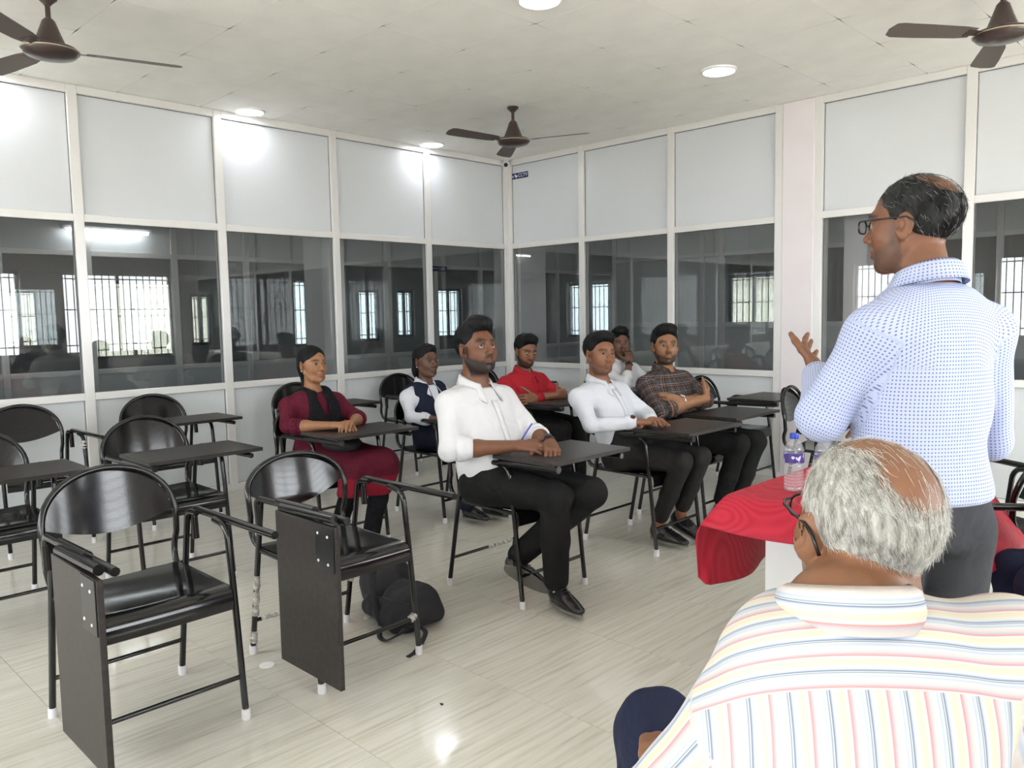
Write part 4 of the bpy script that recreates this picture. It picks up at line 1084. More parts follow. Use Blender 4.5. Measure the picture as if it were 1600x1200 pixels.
def person(label, loc, yaw, P):
    root = empty('person', loc, yaw, label, 'person')
    A = lambda k: np.array(P[k], float)
    hc = A('head'); hR = rotm(*P.get('look', (0, 0, 0))); hs = P.get('hs', 1.0)
    st = tshape(P); g = P.get('girth', 1.0); sr = P.get('sleeve', ('long', 'long'))
    S = {s: A('sh' + s) - (0, 0, P.get('shdrop', 0.028)) for s in 'rl'}; E = {s: A('el' + s) for s in 'rl'}; Wt = {s: A('wr' + s) for s in 'rl'}
    skin = P.get('skin', (0.20, 0.10, 0.055)); hf = P.get('hf', 0.0045)
    # ---- body: head, neck, trunk, arms and hands in one surface
    pts = [hc, A('hip')] + list(S.values()) + list(E.values()) + list(Wt.values())
    lo = np.min(pts, 0) - 0.24; hi = np.max(pts, 0) + 0.24; hi[2] = hc[2] + 0.19; lo[2] = A('hip')[2] - 0.14
    hb = 0.13
    fine = [[(hc[i] - hb, hc[i] + hb)] + [(Wt[s][i] - 0.13, Wt[s][i] + 0.13) for s in 'rl'] for i in range(3)]
    ax = [axis(lo[i], hi[i], 0.009, hf, fine[i]) for i in range(3)]
    F = Field(*ax)
    F.loft(st, off=-0.012, k=0.02)
    for s in 'rl':
        F.cap(A('neck') + (0, 0, -0.06), S[s], 0.045, 0.042, 0.04)
        ls = 0.78 if (sr[0] if s == 'r' else sr[1]) == 'long' else 1.0
        F.cap(S[s], E[s], 0.040 * g, 0.034 * g, 0.03); F.cap(E[s], E[s] * 0.6 + Wt[s] * 0.4, 0.037 * g * ls, 0.037 * g * ls, 0.02)
        F.cap(E[s] * 0.6 + Wt[s] * 0.4, Wt[s], 0.036 * g * ls, 0.0245 * g, 0.02)
        hd = P['hand' + s]
        hand_field(F, Wt[s], hd[0], hd[1], 1 if s == 'l' else -1, sc=P.get('handsc', 1.0), **(hd[2] if len(hd) > 2 else {}))
    head_field(F, hc, hR, hs, neck=A('neck') + (0, 0, -0.03), neckr=P.get('neckr', 0.054), jaw=P.get('jaw', 1.0), nose=P.get('nose', 1.0), fat=P.get('fat', 0.0))
    Pv, Q = F.mesh(); Pv = relax(Pv, Q, 1, 0.25)
    col = head_color(Pv, hc, hR, hs, skin, **P.get('face', {}))
    np_mesh('body', Pv, Q, M_SKIN, root, col=col)
    # ---- eyes
    if P.get('eyes', True):
        gz = np.array(P.get('gaze', (1, 0, 0)), float); gz /= np.linalg.norm(gz)
        n1, n2 = 18, 12; v = []; f = []
        for i in range(n2 + 1):
            for j in range(n1):
                a, b = PI * i / n2, 2 * PI * j / n1; v.append((math.cos(a), math.sin(a) * math.cos(b), math.sin(a) * math.sin(b)))
        for i in range(n2):
            for j in range(n1): f.append((i * n1 + j, (i + 1) * n1 + j, (i + 1) * n1 + (j + 1) % n1, i * n1 + (j + 1) % n1))
        v = np.array(v); Rg = np.array(Vector((1, 0, 0)).rotation_difference(Vector(gz)).to_matrix())
        ang = np.degrees(np.arccos(np.clip(v[:, 0], -1, 1)))
        ec = np.where(ang[:, None] < 33, np.array([[0.012, 0.006, 0.004]]), np.array([[0.42, 0.37, 0.33]]))
        v = v @ Rg.T
        for s in (-1, 1):
            ctr = hc + (np.array((0.0755, s * 0.032, 0.0035)) * hs) @ hR
            np_mesh('eye', ctr + (v * 0.0125 * hs) @ hR, np.array(f), M_EYE, root, col=ec)
    # ---- shirt
    cm = P['shirt']; off = P.get('ease', 0.012)
    lo2 = np.minimum(lo, lo); ax2 = [axis(lo[i], hi[i] if i < 2 else A('neck')[2] + 0.06, P.get('cres', 0.0075)) for i in range(3)]
    C = Field(*ax2)
    C.loft(st, off=off, k=0.02, kc=0.02, ends=(P.get('hem', 0.02), -0.012))
    upr = P.get('uparm', 0.050) * g
    for s in 'rl':
        C.cap(A('neck') + (0, 0, -0.075), S[s] + (0, 0, -0.004), P.get('trap', 0.058), P.get('trap', 0.058) * 0.965 * g, 0.05)
        kind = sr[0] if s == 'r' else sr[1]
        Eend = S[s] + (E[s] - S[s]) * P.get('shortcut', 0.85) if kind == 'short' else E[s]
        C.cap(S[s], Eend, upr + off * 0.5, upr * (0.93 if kind != 'short' else 1.02) + off * 0.3, 0.035)
        if kind == 'long': C.cap(E[s], E[s] + (Wt[s] - E[s]) * 0.93, upr * 0.90, 0.040 * g, 0.02)
        elif kind == 'elbow': C.cap(E[s], E[s] + (Wt[s] - E[s]) * 0.22, upr * 0.95, 0.053 * g, 0.02)
        elif kind == 'mid': C.cap(E[s], E[s] + (Wt[s] - E[s]) * 0.45, upr * 0.92, 0.047 * g, 0.02)
    if P.get('nk_clip', True):
        nb = A('neck'); nrm = np.array((0.35, 0, 1.0)); nrm /= np.linalg.norm(nrm)
        C.clip(nrm, float(nrm @ (nb + (0, 0, 0.004))), 0.006)
        if P.get('vneck', 0.0) > 0:
            C.cap(nb + (0.10, 0, 0.03), nb + (0.15, 0, -P['vneck']), 0.035, 0.004, 0.006, 's')
    C.wrinkle(P.get('wr', 0.0042), P.get('wrs', 34), P.get('seed', 0), lambda p: 0.5 + 0.9 * np.exp(-((p[:, 2] - A('hip')[2] - 0.14) / 0.11) ** 2) + sum(0.9 * np.exp(-np.sum((p - E[s]) ** 2, 1) / 0.012) for s in 'rl'), True)
    Pc, Qc = C.mesh()
    tor = np.zeros((len(Pc), 3)); zc = np.array([r[0] for r in st])
    cx = np.interp(Pc[:, 2], zc, [r[1] for r in st]); cyy = np.interp(Pc[:, 2], zc, [r[2] for r in st])
    th = np.arctan2(Pc[:, 1] - cyy, -(Pc[:, 0] - cx))         # 0 at the spine
    tor[:, 0] = th * 0.15; tor[:, 1] = Pc[:, 2]
    if P.get('armhole'): tor[:, 1] += np.where(Pc[:, 2] > A('neck')[2] - 0.2, 0.9 * np.clip(Pc[:, 0] - (np.interp(A('neck')[2] - 0.15, zc, [r[1] - r[3] for r in st]) - off), 0, 0.4), 0)
    if P.get('yback'): tor[:, 0] = np.where(Pc[:, 0] < cx, (Pc[:, 1] - cyy) * 1.08, tor[:, 0])
    for i, s in enumerate('rl'):
        sg = 1 if s == 'l' else -1
        for a_, b_, o_ in ((S[s], E[s], 0.0), (E[s], Wt[s], np.linalg.norm(E[s] - S[s]))):
            ang, h_, dist = seg_uv(Pc, a_, b_, (-0.2, sg, 0.4))
            inside = (dist < upr * 1.28 + 0.006) & (h_ > 0.0) & (np.abs(Pc[:, 1] - cyy) * 1.0 > 0.135 * P.get('build', 1.0) * (P.get('shw', .19) / .19) if a_ is S[s] else True)
            if P.get('armhole') and a_ is S[s]: inside = (dist < upr * 1.35 + 0.01) & (h_ > -0.01) & (sg * (Pc[:, 1] - S[s][1]) > -0.02 - 0.10 * np.clip((S[s][2] - Pc[:, 2]) / 0.3, 0, 1) * 0)
            tor[inside, 0] = ang[inside] * 0.055; tor[inside, 1] = h_[inside] + o_; tor[inside, 2] = 1.0 + i
    sh = np_mesh('shirt', Pc, Qc, cm, root, uv=tor)
    # ---- cuffs of rolled sleeves
    for i, s in enumerate('rl'):
        k_ = sr[i]
        if k_ in ('elbow', 'mid', 'long'):
            fr = {'elbow': 0.24, 'mid': 0.47, 'long': 0.93}[k_]; d = (Wt[s] - E[s]) / np.linalg.norm(Wt[s] - E[s]); p = E[s] + (Wt[s] - E[s]) * fr
            r_ = {'elbow': 0.054, 'mid': 0.049, 'long': 0.041}[k_] * g
            pr = [p - d * 0.045, p - d * 0.04, p - d * 0.004, p, p - d * 0.002]; rr = [r_ * 0.9, r_ * 1.03, r_ * 1.0, r_ * 0.94, r_ * 0.78]
            mb = MB().tube([tuple(q) for q in pr], rr, 18, cap=False)
            me = mb.mesh('cuff', cm, True); a = me.attributes.new('cloth', 'FLOAT_VECTOR', 'POINT')
            a.data.foreach_set('vector', [c for r in range(5) for j in range(18) for c in (j / 18 * 0.3, 0.5 + r * 0.012, 1.0)])
            link('cuff', me, sh)
    if P.get('collar', True):
        nb = A('neck'); kw = dict(P.get('collar_kw', {}))
        collar(sh, (nb[0] - 0.002, nb[1], nb[2] + kw.pop('dz', -0.006)), kw.pop('rx', 0.066), kw.pop('ry', 0.063), cm, **kw)
    # ---- front placket with buttons
    if P.get('placket', True):
        z0, z1 = A('hip')[2] + 0.02, A('neck')[2] - P.get('vneck', 0.0) - 0.03; rows = []; zs = np.linspace(z0, z1, 16)
        sa = np.array(st); bts = []
        for i, z in enumerate(zs):
            cxx, cy_, rx, ry = [float(cubic(sa[:, 0], sa[:, q], np.array([z]))[0]) for q in (1, 2, 3, 4)]
            rx += off + 0.003; ry += off
            row = []
            for yy in (-0.017, 0.0, 0.017): row.append((cxx + rx * (1 - abs(yy / ry) ** 2.4) ** (1 / 2.4), cy_ + yy, z))
            rows.append(row)
            if i % 3 == 1:
                bts.append(row[1])
        me = MB().grid(rows).mesh('placket', cm, True); a = me.attributes.new('cloth', 'FLOAT_VECTOR', 'POINT')
        a.data.foreach_set('vector', [c for i in range(len(zs)) for y_ in (-0.017, 0, 0.017) for c in (0.45 + y_, zs[i], 0.0)])
        o = link('placket', me, sh); solidify(o, 0.002, 1.0)
        bm_ = MB().lathe([(0.0055, 0), (0.005, 0.0022), (0.001, 0.0026)], 10, M=Matrix.Rotation(PI / 2, 4, 'Y')).mesh('button', P.get('btn', M_BTN))
        for q in bts: link('button', bm_, sh, q)
    # ---- trousers and shoes
    if 'knr' in P:
        K = {s: A('kn' + s) for s in 'rl'}; An = {s: A('an' + s) for s in 'rl'}; hp = A('hip')
        Hj = {s: hp + (0, (-0.09 if s == 'r' else 0.09), P.get('hipdz', -0.005)) for s in 'rl'}
        pts = [hp] + list(K.values()) + list(An.values()); lo3 = np.min(pts, 0) - 0.2; hi3 = np.max(pts, 0) + 0.2; hi3[2] = max(hp[2] + P.get('waist', 0.16) + 0.03, max(K['r'][2], K['l'][2]) + 0.12)
        Tr = Field(*[axis(lo3[i], hi3[i], P.get('tres', 0.009)) for i in range(3)])
        th = P.get('thigh', 0.088); kn = P.get('knee', 0.066); hmr = P.get('hemr', 0.052)
        stt = [(hp[2] - 0.09, hp[0], hp[1], 0.112, 0.165), (hp[2] - 0.02, hp[0], hp[1], 0.125, 0.178), (hp[2] + P.get('waist', 0.16), hp[0], hp[1], 0.112 + P.get('belly', 0) * 0.5, 0.158)]
        Tr.loft([(z, x, y, rx * P.get('build', 1.0) + P.get('wo', 0.002), ry * P.get('build', 1.0) + P.get('wo', 0.002)) for z, x, y, rx, ry in stt], k=0.03)
        for s in 'rl':
            Tr.cap(Hj[s], K[s], th, kn, 0.04); Tr.cap(K[s], K[s] * 0.5 + An[s] * 0.5, kn * 0.97, (kn + hmr) * 0.5, 0.02)
            Tr.cap(K[s] * 0.5 + An[s] * 0.5, An[s] + (K[s] - An[s]) * P.get('cuffup', 0.06), (kn + hmr) * 0.5, hmr, 0.02)
        Tr.wrinkle(0.004, 36, P.get('seed', 0) + 3, lambda p: 0.4 + sum(1.2 * np.exp(-np.sum((p - K[s]) ** 2, 1) / 0.02) for s in 'rl'), True)
        Tr.clip((0, 0, -1), -0.022)
        if P.get('trclip'): Tr.clip(*P['trclip'])
        Pt, Qt = Tr.mesh(); np_mesh('trousers', Pt, Qt, P['trousers'], root)
        if P.get('bareankle'):
            mb = MB()
            for s in 'rl': mb.tube([tuple(An[s] + (K[s] - An[s]) * 0.16), tuple(An[s] + (0, 0, -0.03))], [0.034, 0.036], 14)
            me = mb.mesh('ankle', M_SKIN, True); a = me.attributes.new('Col', 'FLOAT_COLOR', 'POINT'); a.data.foreach_set('color', [c for _ in mb.v for c in (*skin, 1)])
            link('ankle', me, root)
        for s in 'rl':
            tv = P.get('toe' + s, (1, 0)); shoe(root, tuple(An[s]), tv, P.get('fp' + s, 0.0), P.get('shsc', 0.95), P.get('shoem'), roll=P.get('fr' + s, 0.0))
    return root, dict(hc=hc, hR=hR, hs=hs, st=st, sh=sh)
def hair(root, I, m, parts, cuts, res=0.0045, wr=(0.003, 90), name='hair', seed=1, clip=()):
    """parts: (kind, args) in head-local coordinates"""
    hc, R, s = I['hc'], I['hR'], I['hs']
    W = lambda p: hc + (np.array(p, float) * s) @ R
    allp = [W(p) for k, a in parts for p in ((a[0], a[1]) if k == 'c' else (a[0],))]
    lo = np.min(allp, 0) - 0.16; hi = np.max(allp, 0) + 0.16
    F = Field(*[axis(lo[i], hi[i], res) for i in range(3)])
    for k, a in parts:
        if k == 'e': F.ell(W(a[0]), np.array(a[1]) * s, (rotm(*a[3]) @ R) if len(a) > 3 else R, (a[2] if len(a) > 2 else 0.015))
        else: F.cap(W(a[0]), W(a[1]), a[2] * s, a[3] * s, a[4] if len(a) > 4 else 0.015)
    for k, a in cuts:
        if k == 'e': F.ell(W(a[0]), np.array(a[1]) * s, (rotm(*a[3]) @ R) if len(a) > 3 else R, (a[2] if len(a) > 2 else 0.006), 's')
        elif k == 'p':
            n = np.array(a[0], float); n /= np.linalg.norm(n); nw = n @ R; F.clip(nw, float(nw @ W(a[1])), 0.008)
        else: F.cap(W(a[0]), W(a[1]), a[2] * s, a[3] * s, 0.006, 's')
    F.wrinkle(wr[0], wr[1], seed)
    P_, Q_ = F.mesh()
    return np_mesh(name, P_, Q_, m, root)
SHORT_PARTS = [('e', ((-0.018, 0, 0.046), (0.103, 0.083, 0.089))), ('e', ((0.040, 0.0, 0.105), (0.052, 0.058, 0.030), 0.03))]
SHORT_CUTS = [('e', ((0.110, 0, -0.030), (0.088, 0.115, 0.112), 0.02)), ('e', ((0.020, 0, -0.075), (0.062, 0.12, 0.058))), ('p', ((0.25, 0, -1), (-0.08, 0, -0.072))),
              ('e', ((-0.004, 0.085, -0.012), (0.024, 0.022, 0.034))), ('e', ((-0.004, -0.085, -0.012), (0.024, 0.022, 0.034)))]
def seatpose(**kw):
    d = dict(hip=(-0.03, 0, 0.545), neck=(-0.075, 0, 0.99), head=(-0.06, 0, 1.15), shr=(-0.075, -0.19, 0.93), shl=(-0.075, 0.19, 0.93), elr=(0.04, -0.27, 0.73), ell=(0.06, 0.25, 0.73),
             wrr=(0.26, -0.06, 0.742), wrl=(0.27, 0.07, 0.742), handr=((0.7, 0.7, 0.0), (0, 0, -1)), handl=((0.7, -0.7, 0), (0, 0, -1)),
             knr=(0.40, -0.09, 0.52), knl=(0.40, 0.09, 0.52), anr=(0.40, -0.09, 0.10), anl=(0.40, 0.09, 0.10))
    d.update(kw); return d
# ------------------------------------------------------------------ clothes and cast
W_SHIRT = cloth_mat('white_cotton', (0.62, 0.62, 0.63))
W_SHIRT2 = cloth_mat('bluish_white_cotton', (0.60, 0.62, 0.67))
D_TROUSER = cloth_mat('charcoal_trouser_cloth', (0.022, 0.021, 0.021), 0.85)
B_TROUSER = cloth_mat('black_trouser_cloth', (0.011, 0.011, 0.011), 0.85)
G_TROUSER = cloth_mat('dark_grey_trouser_cloth', (0.045, 0.047, 0.052), 0.85)
N_TROUSER = cloth_mat('navy_trouser_cloth', (0.012, 0.016, 0.040), 0.85)
RED = cloth_mat('red_shirt_cotton', (0.40, 0.018, 0.030))
def _dotsmar(nt, b):
    uv = cloth_uv(nt); cb = N(nt, 'ShaderNodeCombineXYZ'); L(nt, uv[0], cb.inputs[0]); L(nt, uv[1], cb.inputs[1])
    v = N(nt, 'ShaderNodeTexVoronoi', inp={'Scale': 75.0, 'Randomness': 0.35}); L(nt, cb.outputs[0], v.inputs[0])
    r = ramp(nt, [(0.20, (0.022, 0.003, 0.008)), (0.28, (0.10, 0.007, 0.021))]); L(nt, v.outputs['Distance'], r.inputs[0]); L(nt, r.outputs[0], b.inputs['Base Color'])
MAROON = cloth_mat('maroon_dotted_kurta', (0.15, 0.012, 0.03), build=_dotsmar)
def _skirt(nt, b):
    tc = N(nt, 'ShaderNodeTexCoord'); s = N(nt, 'ShaderNodeSeparateXYZ'); L(nt, tc.outputs['Object'], s.inputs[0])
    n = N(nt, 'ShaderNodeTexVoronoi', inp={'Scale': 75.0}); L(nt, tc.outputs['Object'], n.inputs[0])
    r0 = ramp(nt, [(0.16, (0.03, 0.004, 0.01)), (0.26, (0.095, 0.007, 0.02))]); L(nt, n.outputs['Distance'], r0.inputs[0])
    r = ramp(nt, [(0.48, (0, 0, 0)), (0.52, (1, 1, 1))]); L(nt, mathn(nt, 'MULTIPLY_ADD', s.outputs[2], -4.0, 2.35), r.inputs[0])
    mx = N(nt, 'ShaderNodeMix', data_type='RGBA', inp={7: (0.22, 0.009, 0.022, 1)}); L(nt, r.outputs[0], mx.inputs[0]); L(nt, r0.outputs[0], mx.inputs[6]); L(nt, mx.outputs[2], b.inputs['Base Color'])
SKIRT = cloth_mat('maroon_kurta_skirt', (0.16, 0.012, 0.03), build=_skirt)
BLACKCLOTH = cloth_mat('black_scarf_cloth', (0.008, 0.008, 0.010), 0.9, wr=0.8, wscale=22.0)
NAVYVEST = cloth_mat('navy_vest_cloth', (0.010, 0.013, 0.030), 0.8)
def _plaid(nt, b):
    uv = cloth_uv(nt)
    def band(c, per, ph, w, soft=0.02):
        f = mathn(nt, 'FRACT', mathn(nt, 'ADD', mathn(nt, 'MULTIPLY', c, 1.0 / per), ph))
        return mathn(nt, 'LESS_THAN', mathn(nt, 'ABSOLUTE', mathn(nt, 'SUBTRACT', f, 0.5)), w)
    base = N(nt, 'ShaderNodeMix', data_type='RGBA', inp={6: (0.020, 0.018, 0.019, 1), 7: (0.062, 0.056, 0.056, 1)})
    s = mathn(nt, 'MULTIPLY', mathn(nt, 'ADD', band(uv[0], 0.052, 0.0, 0.24), band(uv[1], 0.052, 0.0, 0.24)), 0.5); L(nt, s, base.inputs[0])
    cur = base.outputs[2]
    for c, ph, w, colr, f in ((uv[0], 0.5, 0.035, (0.30, 0.11, 0.06, 1), 0.6), (uv[1], 0.5, 0.035, (0.30, 0.12, 0.07, 1), 0.75), (uv[1], 0.28, 0.022, (0.34, 0.34, 0.36, 1), 0.8), (uv[0], 0.28, 0.02, (0.32, 0.32, 0.34, 1), 0.6)):
        m = N(nt, 'ShaderNodeMix', data_type='RGBA', inp={7: colr}); L(nt, mathn(nt, 'MULTIPLY', band(c, 0.052, ph, w), f), m.inputs[0]); L(nt, cur, m.inputs[6]); cur = m.outputs[2]
    L(nt, cur, b.inputs['Base Color'])
PLAID = cloth_mat('dark_plaid_cotton', (0.04, 0.035, 0.035), build=_plaid)
def _bluedots(nt, b):
    uv = cloth_uv(nt); per = 0.0085
    def cell(c, o=None):
        v = mathn(nt, 'MULTIPLY', c, 1 / per)
        return mathn(nt, 'SUBTRACT', mathn(nt, 'FRACT', v), 0.5)
    a, c = cell(uv[0]), cell(uv[1])
    d = mathn(nt, 'SQRT', mathn(nt, 'ADD', mathn(nt, 'MULTIPLY', a, a), mathn(nt, 'MULTIPLY', c, c)))
    r = ramp(nt, [(0.18, (0.14, 0.17, 0.36)), (0.28, (0.46, 0.51, 0.68))]); L(nt, d, r.inputs[0]); L(nt, r.outputs[0], b.inputs['Base Color'])
BLUEDOT = cloth_mat('pale_blue_dotted_cotton', (0.6, 0.66, 0.87), build=_bluedots, wr=0.45, wscale=7.0)
YOKE = 1.0
def _stripes(nt, b):
    uv = cloth_uv(nt)
    isl = mathn(nt, 'GREATER_THAN', uv[2], 2.5)                        # collar
    tor = mathn(nt, 'LESS_THAN', uv[2], 0.5)
    yk = mathn(nt, 'MULTIPLY', tor, mathn(nt, 'GREATER_THAN', uv[1], YOKE))
    sel = mathn(nt, 'MAXIMUM', isl, yk)
    c = N(nt, 'ShaderNodeMix', data_type='FLOAT'); L(nt, sel, c.inputs[0]); L(nt, uv[0], c.inputs[2]); L(nt, mathn(nt, 'MULTIPLY', uv[1], -1.0), c.inputs[3])
    f = mathn(nt, 'FRACT', mathn(nt, 'MULTIPLY', c.outputs[0], 1 / 0.040))
    cols = [(0.0, (0.80, 0.80, 0.82)), (0.06, (0.85, 0.78, 0.52)), (0.22, (0.86, 0.80, 0.60)), (0.29, (0.83, 0.83, 0.80)), (0.36, (0.55, 0.66, 0.85)), (0.41, (0.12, 0.16, 0.26)), (0.435, (0.80, 0.84, 0.82)),
            (0.47, (0.20, 0.27, 0.33)), (0.495, (0.74, 0.80, 0.80)), (0.58, (0.55, 0.63, 0.76)), (0.65, (0.83, 0.80, 0.78)), (0.74, (0.82, 0.72, 0.64)), (0.82, (0.62, 0.63, 0.68)), (0.93, (0.78, 0.30, 0.27)), (0.955, (0.84, 0.80, 0.72))]
    r = ramp(nt, cols); r.color_ramp.interpolation = 'LINEAR'; L(nt, f, r.inputs[0])
    lt = N(nt, 'ShaderNodeMix', data_type='RGBA', inp={0: 0.10, 7: (0.8, 0.8, 0.8, 1)}); L(nt, r.outputs[0], lt.inputs[6])
    dk = N(nt, 'ShaderNodeMix', data_type='RGBA', blend_type='MULTIPLY', inp={0: 1.0, 7: (0.74, 0.74, 0.75, 1)}); L(nt, lt.outputs[2], dk.inputs[6]); lt = dk
    L(nt, lt.outputs[2], b.inputs['Base Color'])
STRIPE = cloth_mat('pastel_striped_cotton', (0.8, 0.8, 0.78), build=_stripes, wr=0.4, wscale=6.0)

def overlay(root, I, m, name, off, build, zr, res=0.007, wr=0.004, seed=5):
    """garment worn over the shirt: trunk surface moved out, then cut"""
    st = np.array(I['st']); zl, zh = zr
    lo = [st[:, 1].min() - 0.26, st[:, 2].min() - 0.30, zl - 0.03]; hi = [st[:, 1].max() + 0.26, st[:, 2].max() + 0.30, zh + 0.06]
    F = Field(*[axis(lo[i], hi[i], res) for i in range(3)])
    F.loft(I['st'], off=off, k=0.0, kc=0.01, ends=(0.02, -0.006)); build(F)
    F.clip((0, 0, -1), -zl); F.clip((0, 0, 1), zh)
    F.wrinkle(wr, 45, seed)
    p, q = F.mesh(); return np_mesh(name, p, q, m, root)
def watch(root, wrist, elbow, m_strap, m_face, side):
    w = Vector(wrist); d = (Vector(elbow) - w).normalized(); p = w + d * 0.02
    a = Vector((0.3, -0.3, 1)); a = (a - d * a.dot(d)).normalized(); b = d.cross(a); r = 0.0305
    st = MB().tube([p + (a * math.cos(2 * PI * k / 20) + b * math.sin(2 * PI * k / 20)) * r for k in range(20)], 0.005, 6, closed=True).obj('watch_strap', m_strap, root, smooth=True)
    Mx = Matrix.Translation(p + a * (r + 0.001)) @ Vector((0, 0, 1)).rotation_difference(a).to_matrix().to_4x4()
    MB().lathe([(0.017, 0), (0.018, 0.003), (0.016, 0.007), (0.001, 0.0075)], 18, M=Mx).obj('watch_case', m_face, st, smooth=40)
def glasses(root, I, sc=1.0):
    hc, R, s = I['hc'], I['hR'], I['hs']; W = lambda p: tuple(hc + (np.array(p, float) * s) @ R)
    g = MB()
    lens = MB()
    for sg in (-1, 1):
        ring = []
        for k in range(24):
            t = 2 * PI * k / 24; yy = 0.0245 * math.copysign(abs(math.cos(t)) ** 0.6, math.cos(t)); zz = 0.0165 * math.copysign(abs(math.sin(t)) ** 0.7, math.sin(t))
            ring.append(W((0.108 - 0.10 * abs(yy * 0.4) * (1 if yy * sg > 0 else 0), sg * 0.034 + yy, 0.002 + zz)))
        g.tube(ring, 0.0021, 6, closed=True); lens.add(ring, [tuple(range(24))])
        g.tube([W((0.104, sg * 0.060, 0.012)), W((0.099, sg * 0.069, 0.013)), W((0.08, sg * 0.0765, 0.0135)), W((0.03, sg * 0.083, 0.015)), W((-0.012, sg * 0.0845, 0.0165)), W((-0.03, sg * 0.0815, 0.006)), W((-0.042, sg * 0.077, -0.016))], 0.0024, 6)
    g.tube([W((0.108, -0.010, 0.006)), W((0.112, 0, 0.009)), W((0.108, 0.010, 0.006))], 0.0021, 6)
    o = g.obj('glasses', M_SPEC, root, smooth=True); lens.obj('lens', M_LENS, o)
def _maskK(p):
    x, y, z = p.T
    fr = 0.068 - 0.5 * np.abs(y) ** 1.0 * 0.25
    m = (z > -0.060 + 0.45 * np.clip(x + 0.03, 0, 1)) & ~((x > 0.02) & (z < 0.055)) & ~((x > 0.045) & (z < 0.078)) & (x < 0.074)
    ear = (np.abs(x + 0.003) < 0.024) & (z < 0.033)
    return np.where(m & ~ear, 1.0, 0.0)
_flowK = lambda p: np.stack([0.2 + 6 * p[:, 0], p[:, 1] * 5, 0.2 - (p[:, 2] < 0.06) * 1.6], -1)
def short_strands(root, I, n=1500, seed=1, ln=0.016):
    strands(root, I, M_HAIR, _maskK, n, ln, 0.004, 0.0007, seed, flow=_flowK, base=((-0.018, 0, 0.044), (0.101, 0.081, 0.088)), wave=0.004)
def strands(root, I, m, mask, n, length, lift, r=0.00045, seed=3, name='hair_strands', base=((-0.014, 0, 0.036), (0.0975, 0.0765, 0.0855)), flow=None, wave=0.0035, jit=0.15):
    """fine hairs rooted on the skull"""
    rg = np.random.default_rng(seed); hc, R, s = I['hc'], I['hR'], I['hs']
    d = rg.normal(size=(n * 6, 3)); d /= np.linalg.norm(d, axis=1)[:, None]
    p = np.array(base[0]) + d * np.array(base[1]); keep = mask(p) > rg.uniform(size=len(p)); p = p[keep][:n]; d = d[keep][:n]
    nr = d / np.array(base[1]); nr /= np.linalg.norm(nr, axis=1)[:, None]
    fl = flow(p) + rg.normal(size=p.shape) * jit; fl -= nr * np.sum(fl * nr, 1)[:, None]; fl /= np.linalg.norm(fl, axis=1)[:, None]
    ln = length * rg.uniform(0.6, 1.3, len(p))[:, None]; li = lift * rg.uniform(0.4, 1.8, len(p))[:, None]
    pts = []
    bend = rg.normal(size=p.shape) * wave
    for t in (0.0, 0.35, 0.7, 1.0):
        q = p + fl * ln * t + nr * (li * math.sin(min(1, t * 1.4) * PI * 0.5) - 0.002 + 0.001) + bend * t * t - nr * (0.5 * (ln * t) ** 2 / 0.085)
        e = (q - np.array(base[0])) / np.array(base[1]); nn = np.linalg.norm(e, axis=1)[:, None]
        q = np.array(base[0]) + np.where(nn < 1.01, e / nn * 1.01, e) * np.array(base[1]); pts.append(q)
    V = []; k3 = len(p)
    side = np.cross(fl, nr)
    for i, q in enumerate(pts):
        rr = r * (1.0, 1.0, 0.85, 0.35)[i]
        for a in (0, 2.0944, 4.1888): V.append(q + (nr * math.cos(a) + side * math.sin(a)) * rr)
    V = np.stack(V, 1)                                # strands x 12 x 3
    base_i = (np.arange(k3) * 12)[:, None, None]
    loc = np.array([[3 * i + a, 3 * i + (a + 1) % 3, 3 * i + 3 + (a + 1) % 3, 3 * i + 3 + a] for i in range(3) for a in range(3)])[None]
    Vw = hc + (V.reshape(-1, 3) * s) @ R
    o = np_mesh(name, Vw, (loc + base_i).reshape(-1, 4), m, root); o['kind'] = 'stuff'; return o

# ---- bearded man in white shirt, front row
K_, I = person('bearded man in a white shirt sitting at a tablet chair, hands clasped, looking up', (3.27, -3.47, 0), 0.0, seatpose(
    hip=(0.0, 0.03, 0.555), neck=(-0.065, -0.03, 1.035), head=(-0.05, -0.035, 1.195), look=(-0.10, 0.16, 0.03), shr=(-0.075, -0.195, 0.97), shl=(-0.065, 0.15, 0.97), build=1.06, shw=0.185, belly=0.03, girth=1.05, hem=-0.04,
    elr=(0.02, -0.285, 0.745), ell=(0.10, 0.20, 0.77), wrr=(0.215, -0.035, 0.752), wrl=(0.285, 0.115, 0.752), sleeve=('elbow', 'elbow'),
    handr=((0.75, 0.62, -0.04), (-0.1, 0.5, -0.85), dict(curl=(0.5, 0.7, 0.5))), handl=((0.62, -0.55, -0.18), (-0.2, -0.1, -1), dict(curl=(0.55, 0.8, 0.5))),
    knr=(0.40, 0.01, 0.53), knl=(0.47, 0.19, 0.53), anr=(0.37, 0.045, 0.105), anl=(0.16, -0.01, 0.20), toer=(0.9, -0.3), toel=(0.5, 0.8), fpl=-0.6, frl=-0.9, thigh=0.10, knee=0.075, hemr=0.058,
    hs=1.06, jaw=1.08, fat=0.006, neckr=0.062, skin=(0.155, 0.064, 0.033), shirt=W_SHIRT, trousers=B_TROUSER, seed=1, vneck=0.05, hf=0.0045, collar_kw=dict(rx=0.074, ry=0.071, open_=0.42),
    face=dict(beard=(0.010, 0.008, 0.007), stubble=0.93, mous=0.97, browk=1.15), gaze=(0.9, -0.25, 0.25)))
hair(K_, I, M_HAIR, SHORT_PARTS + [('e', ((0.03, 0, 0.112), (0.065, 0.064, 0.036), 0.03))], SHORT_CUTS, wr=(0.0035, 110))
short_strands(K_, I, 1500, 75)
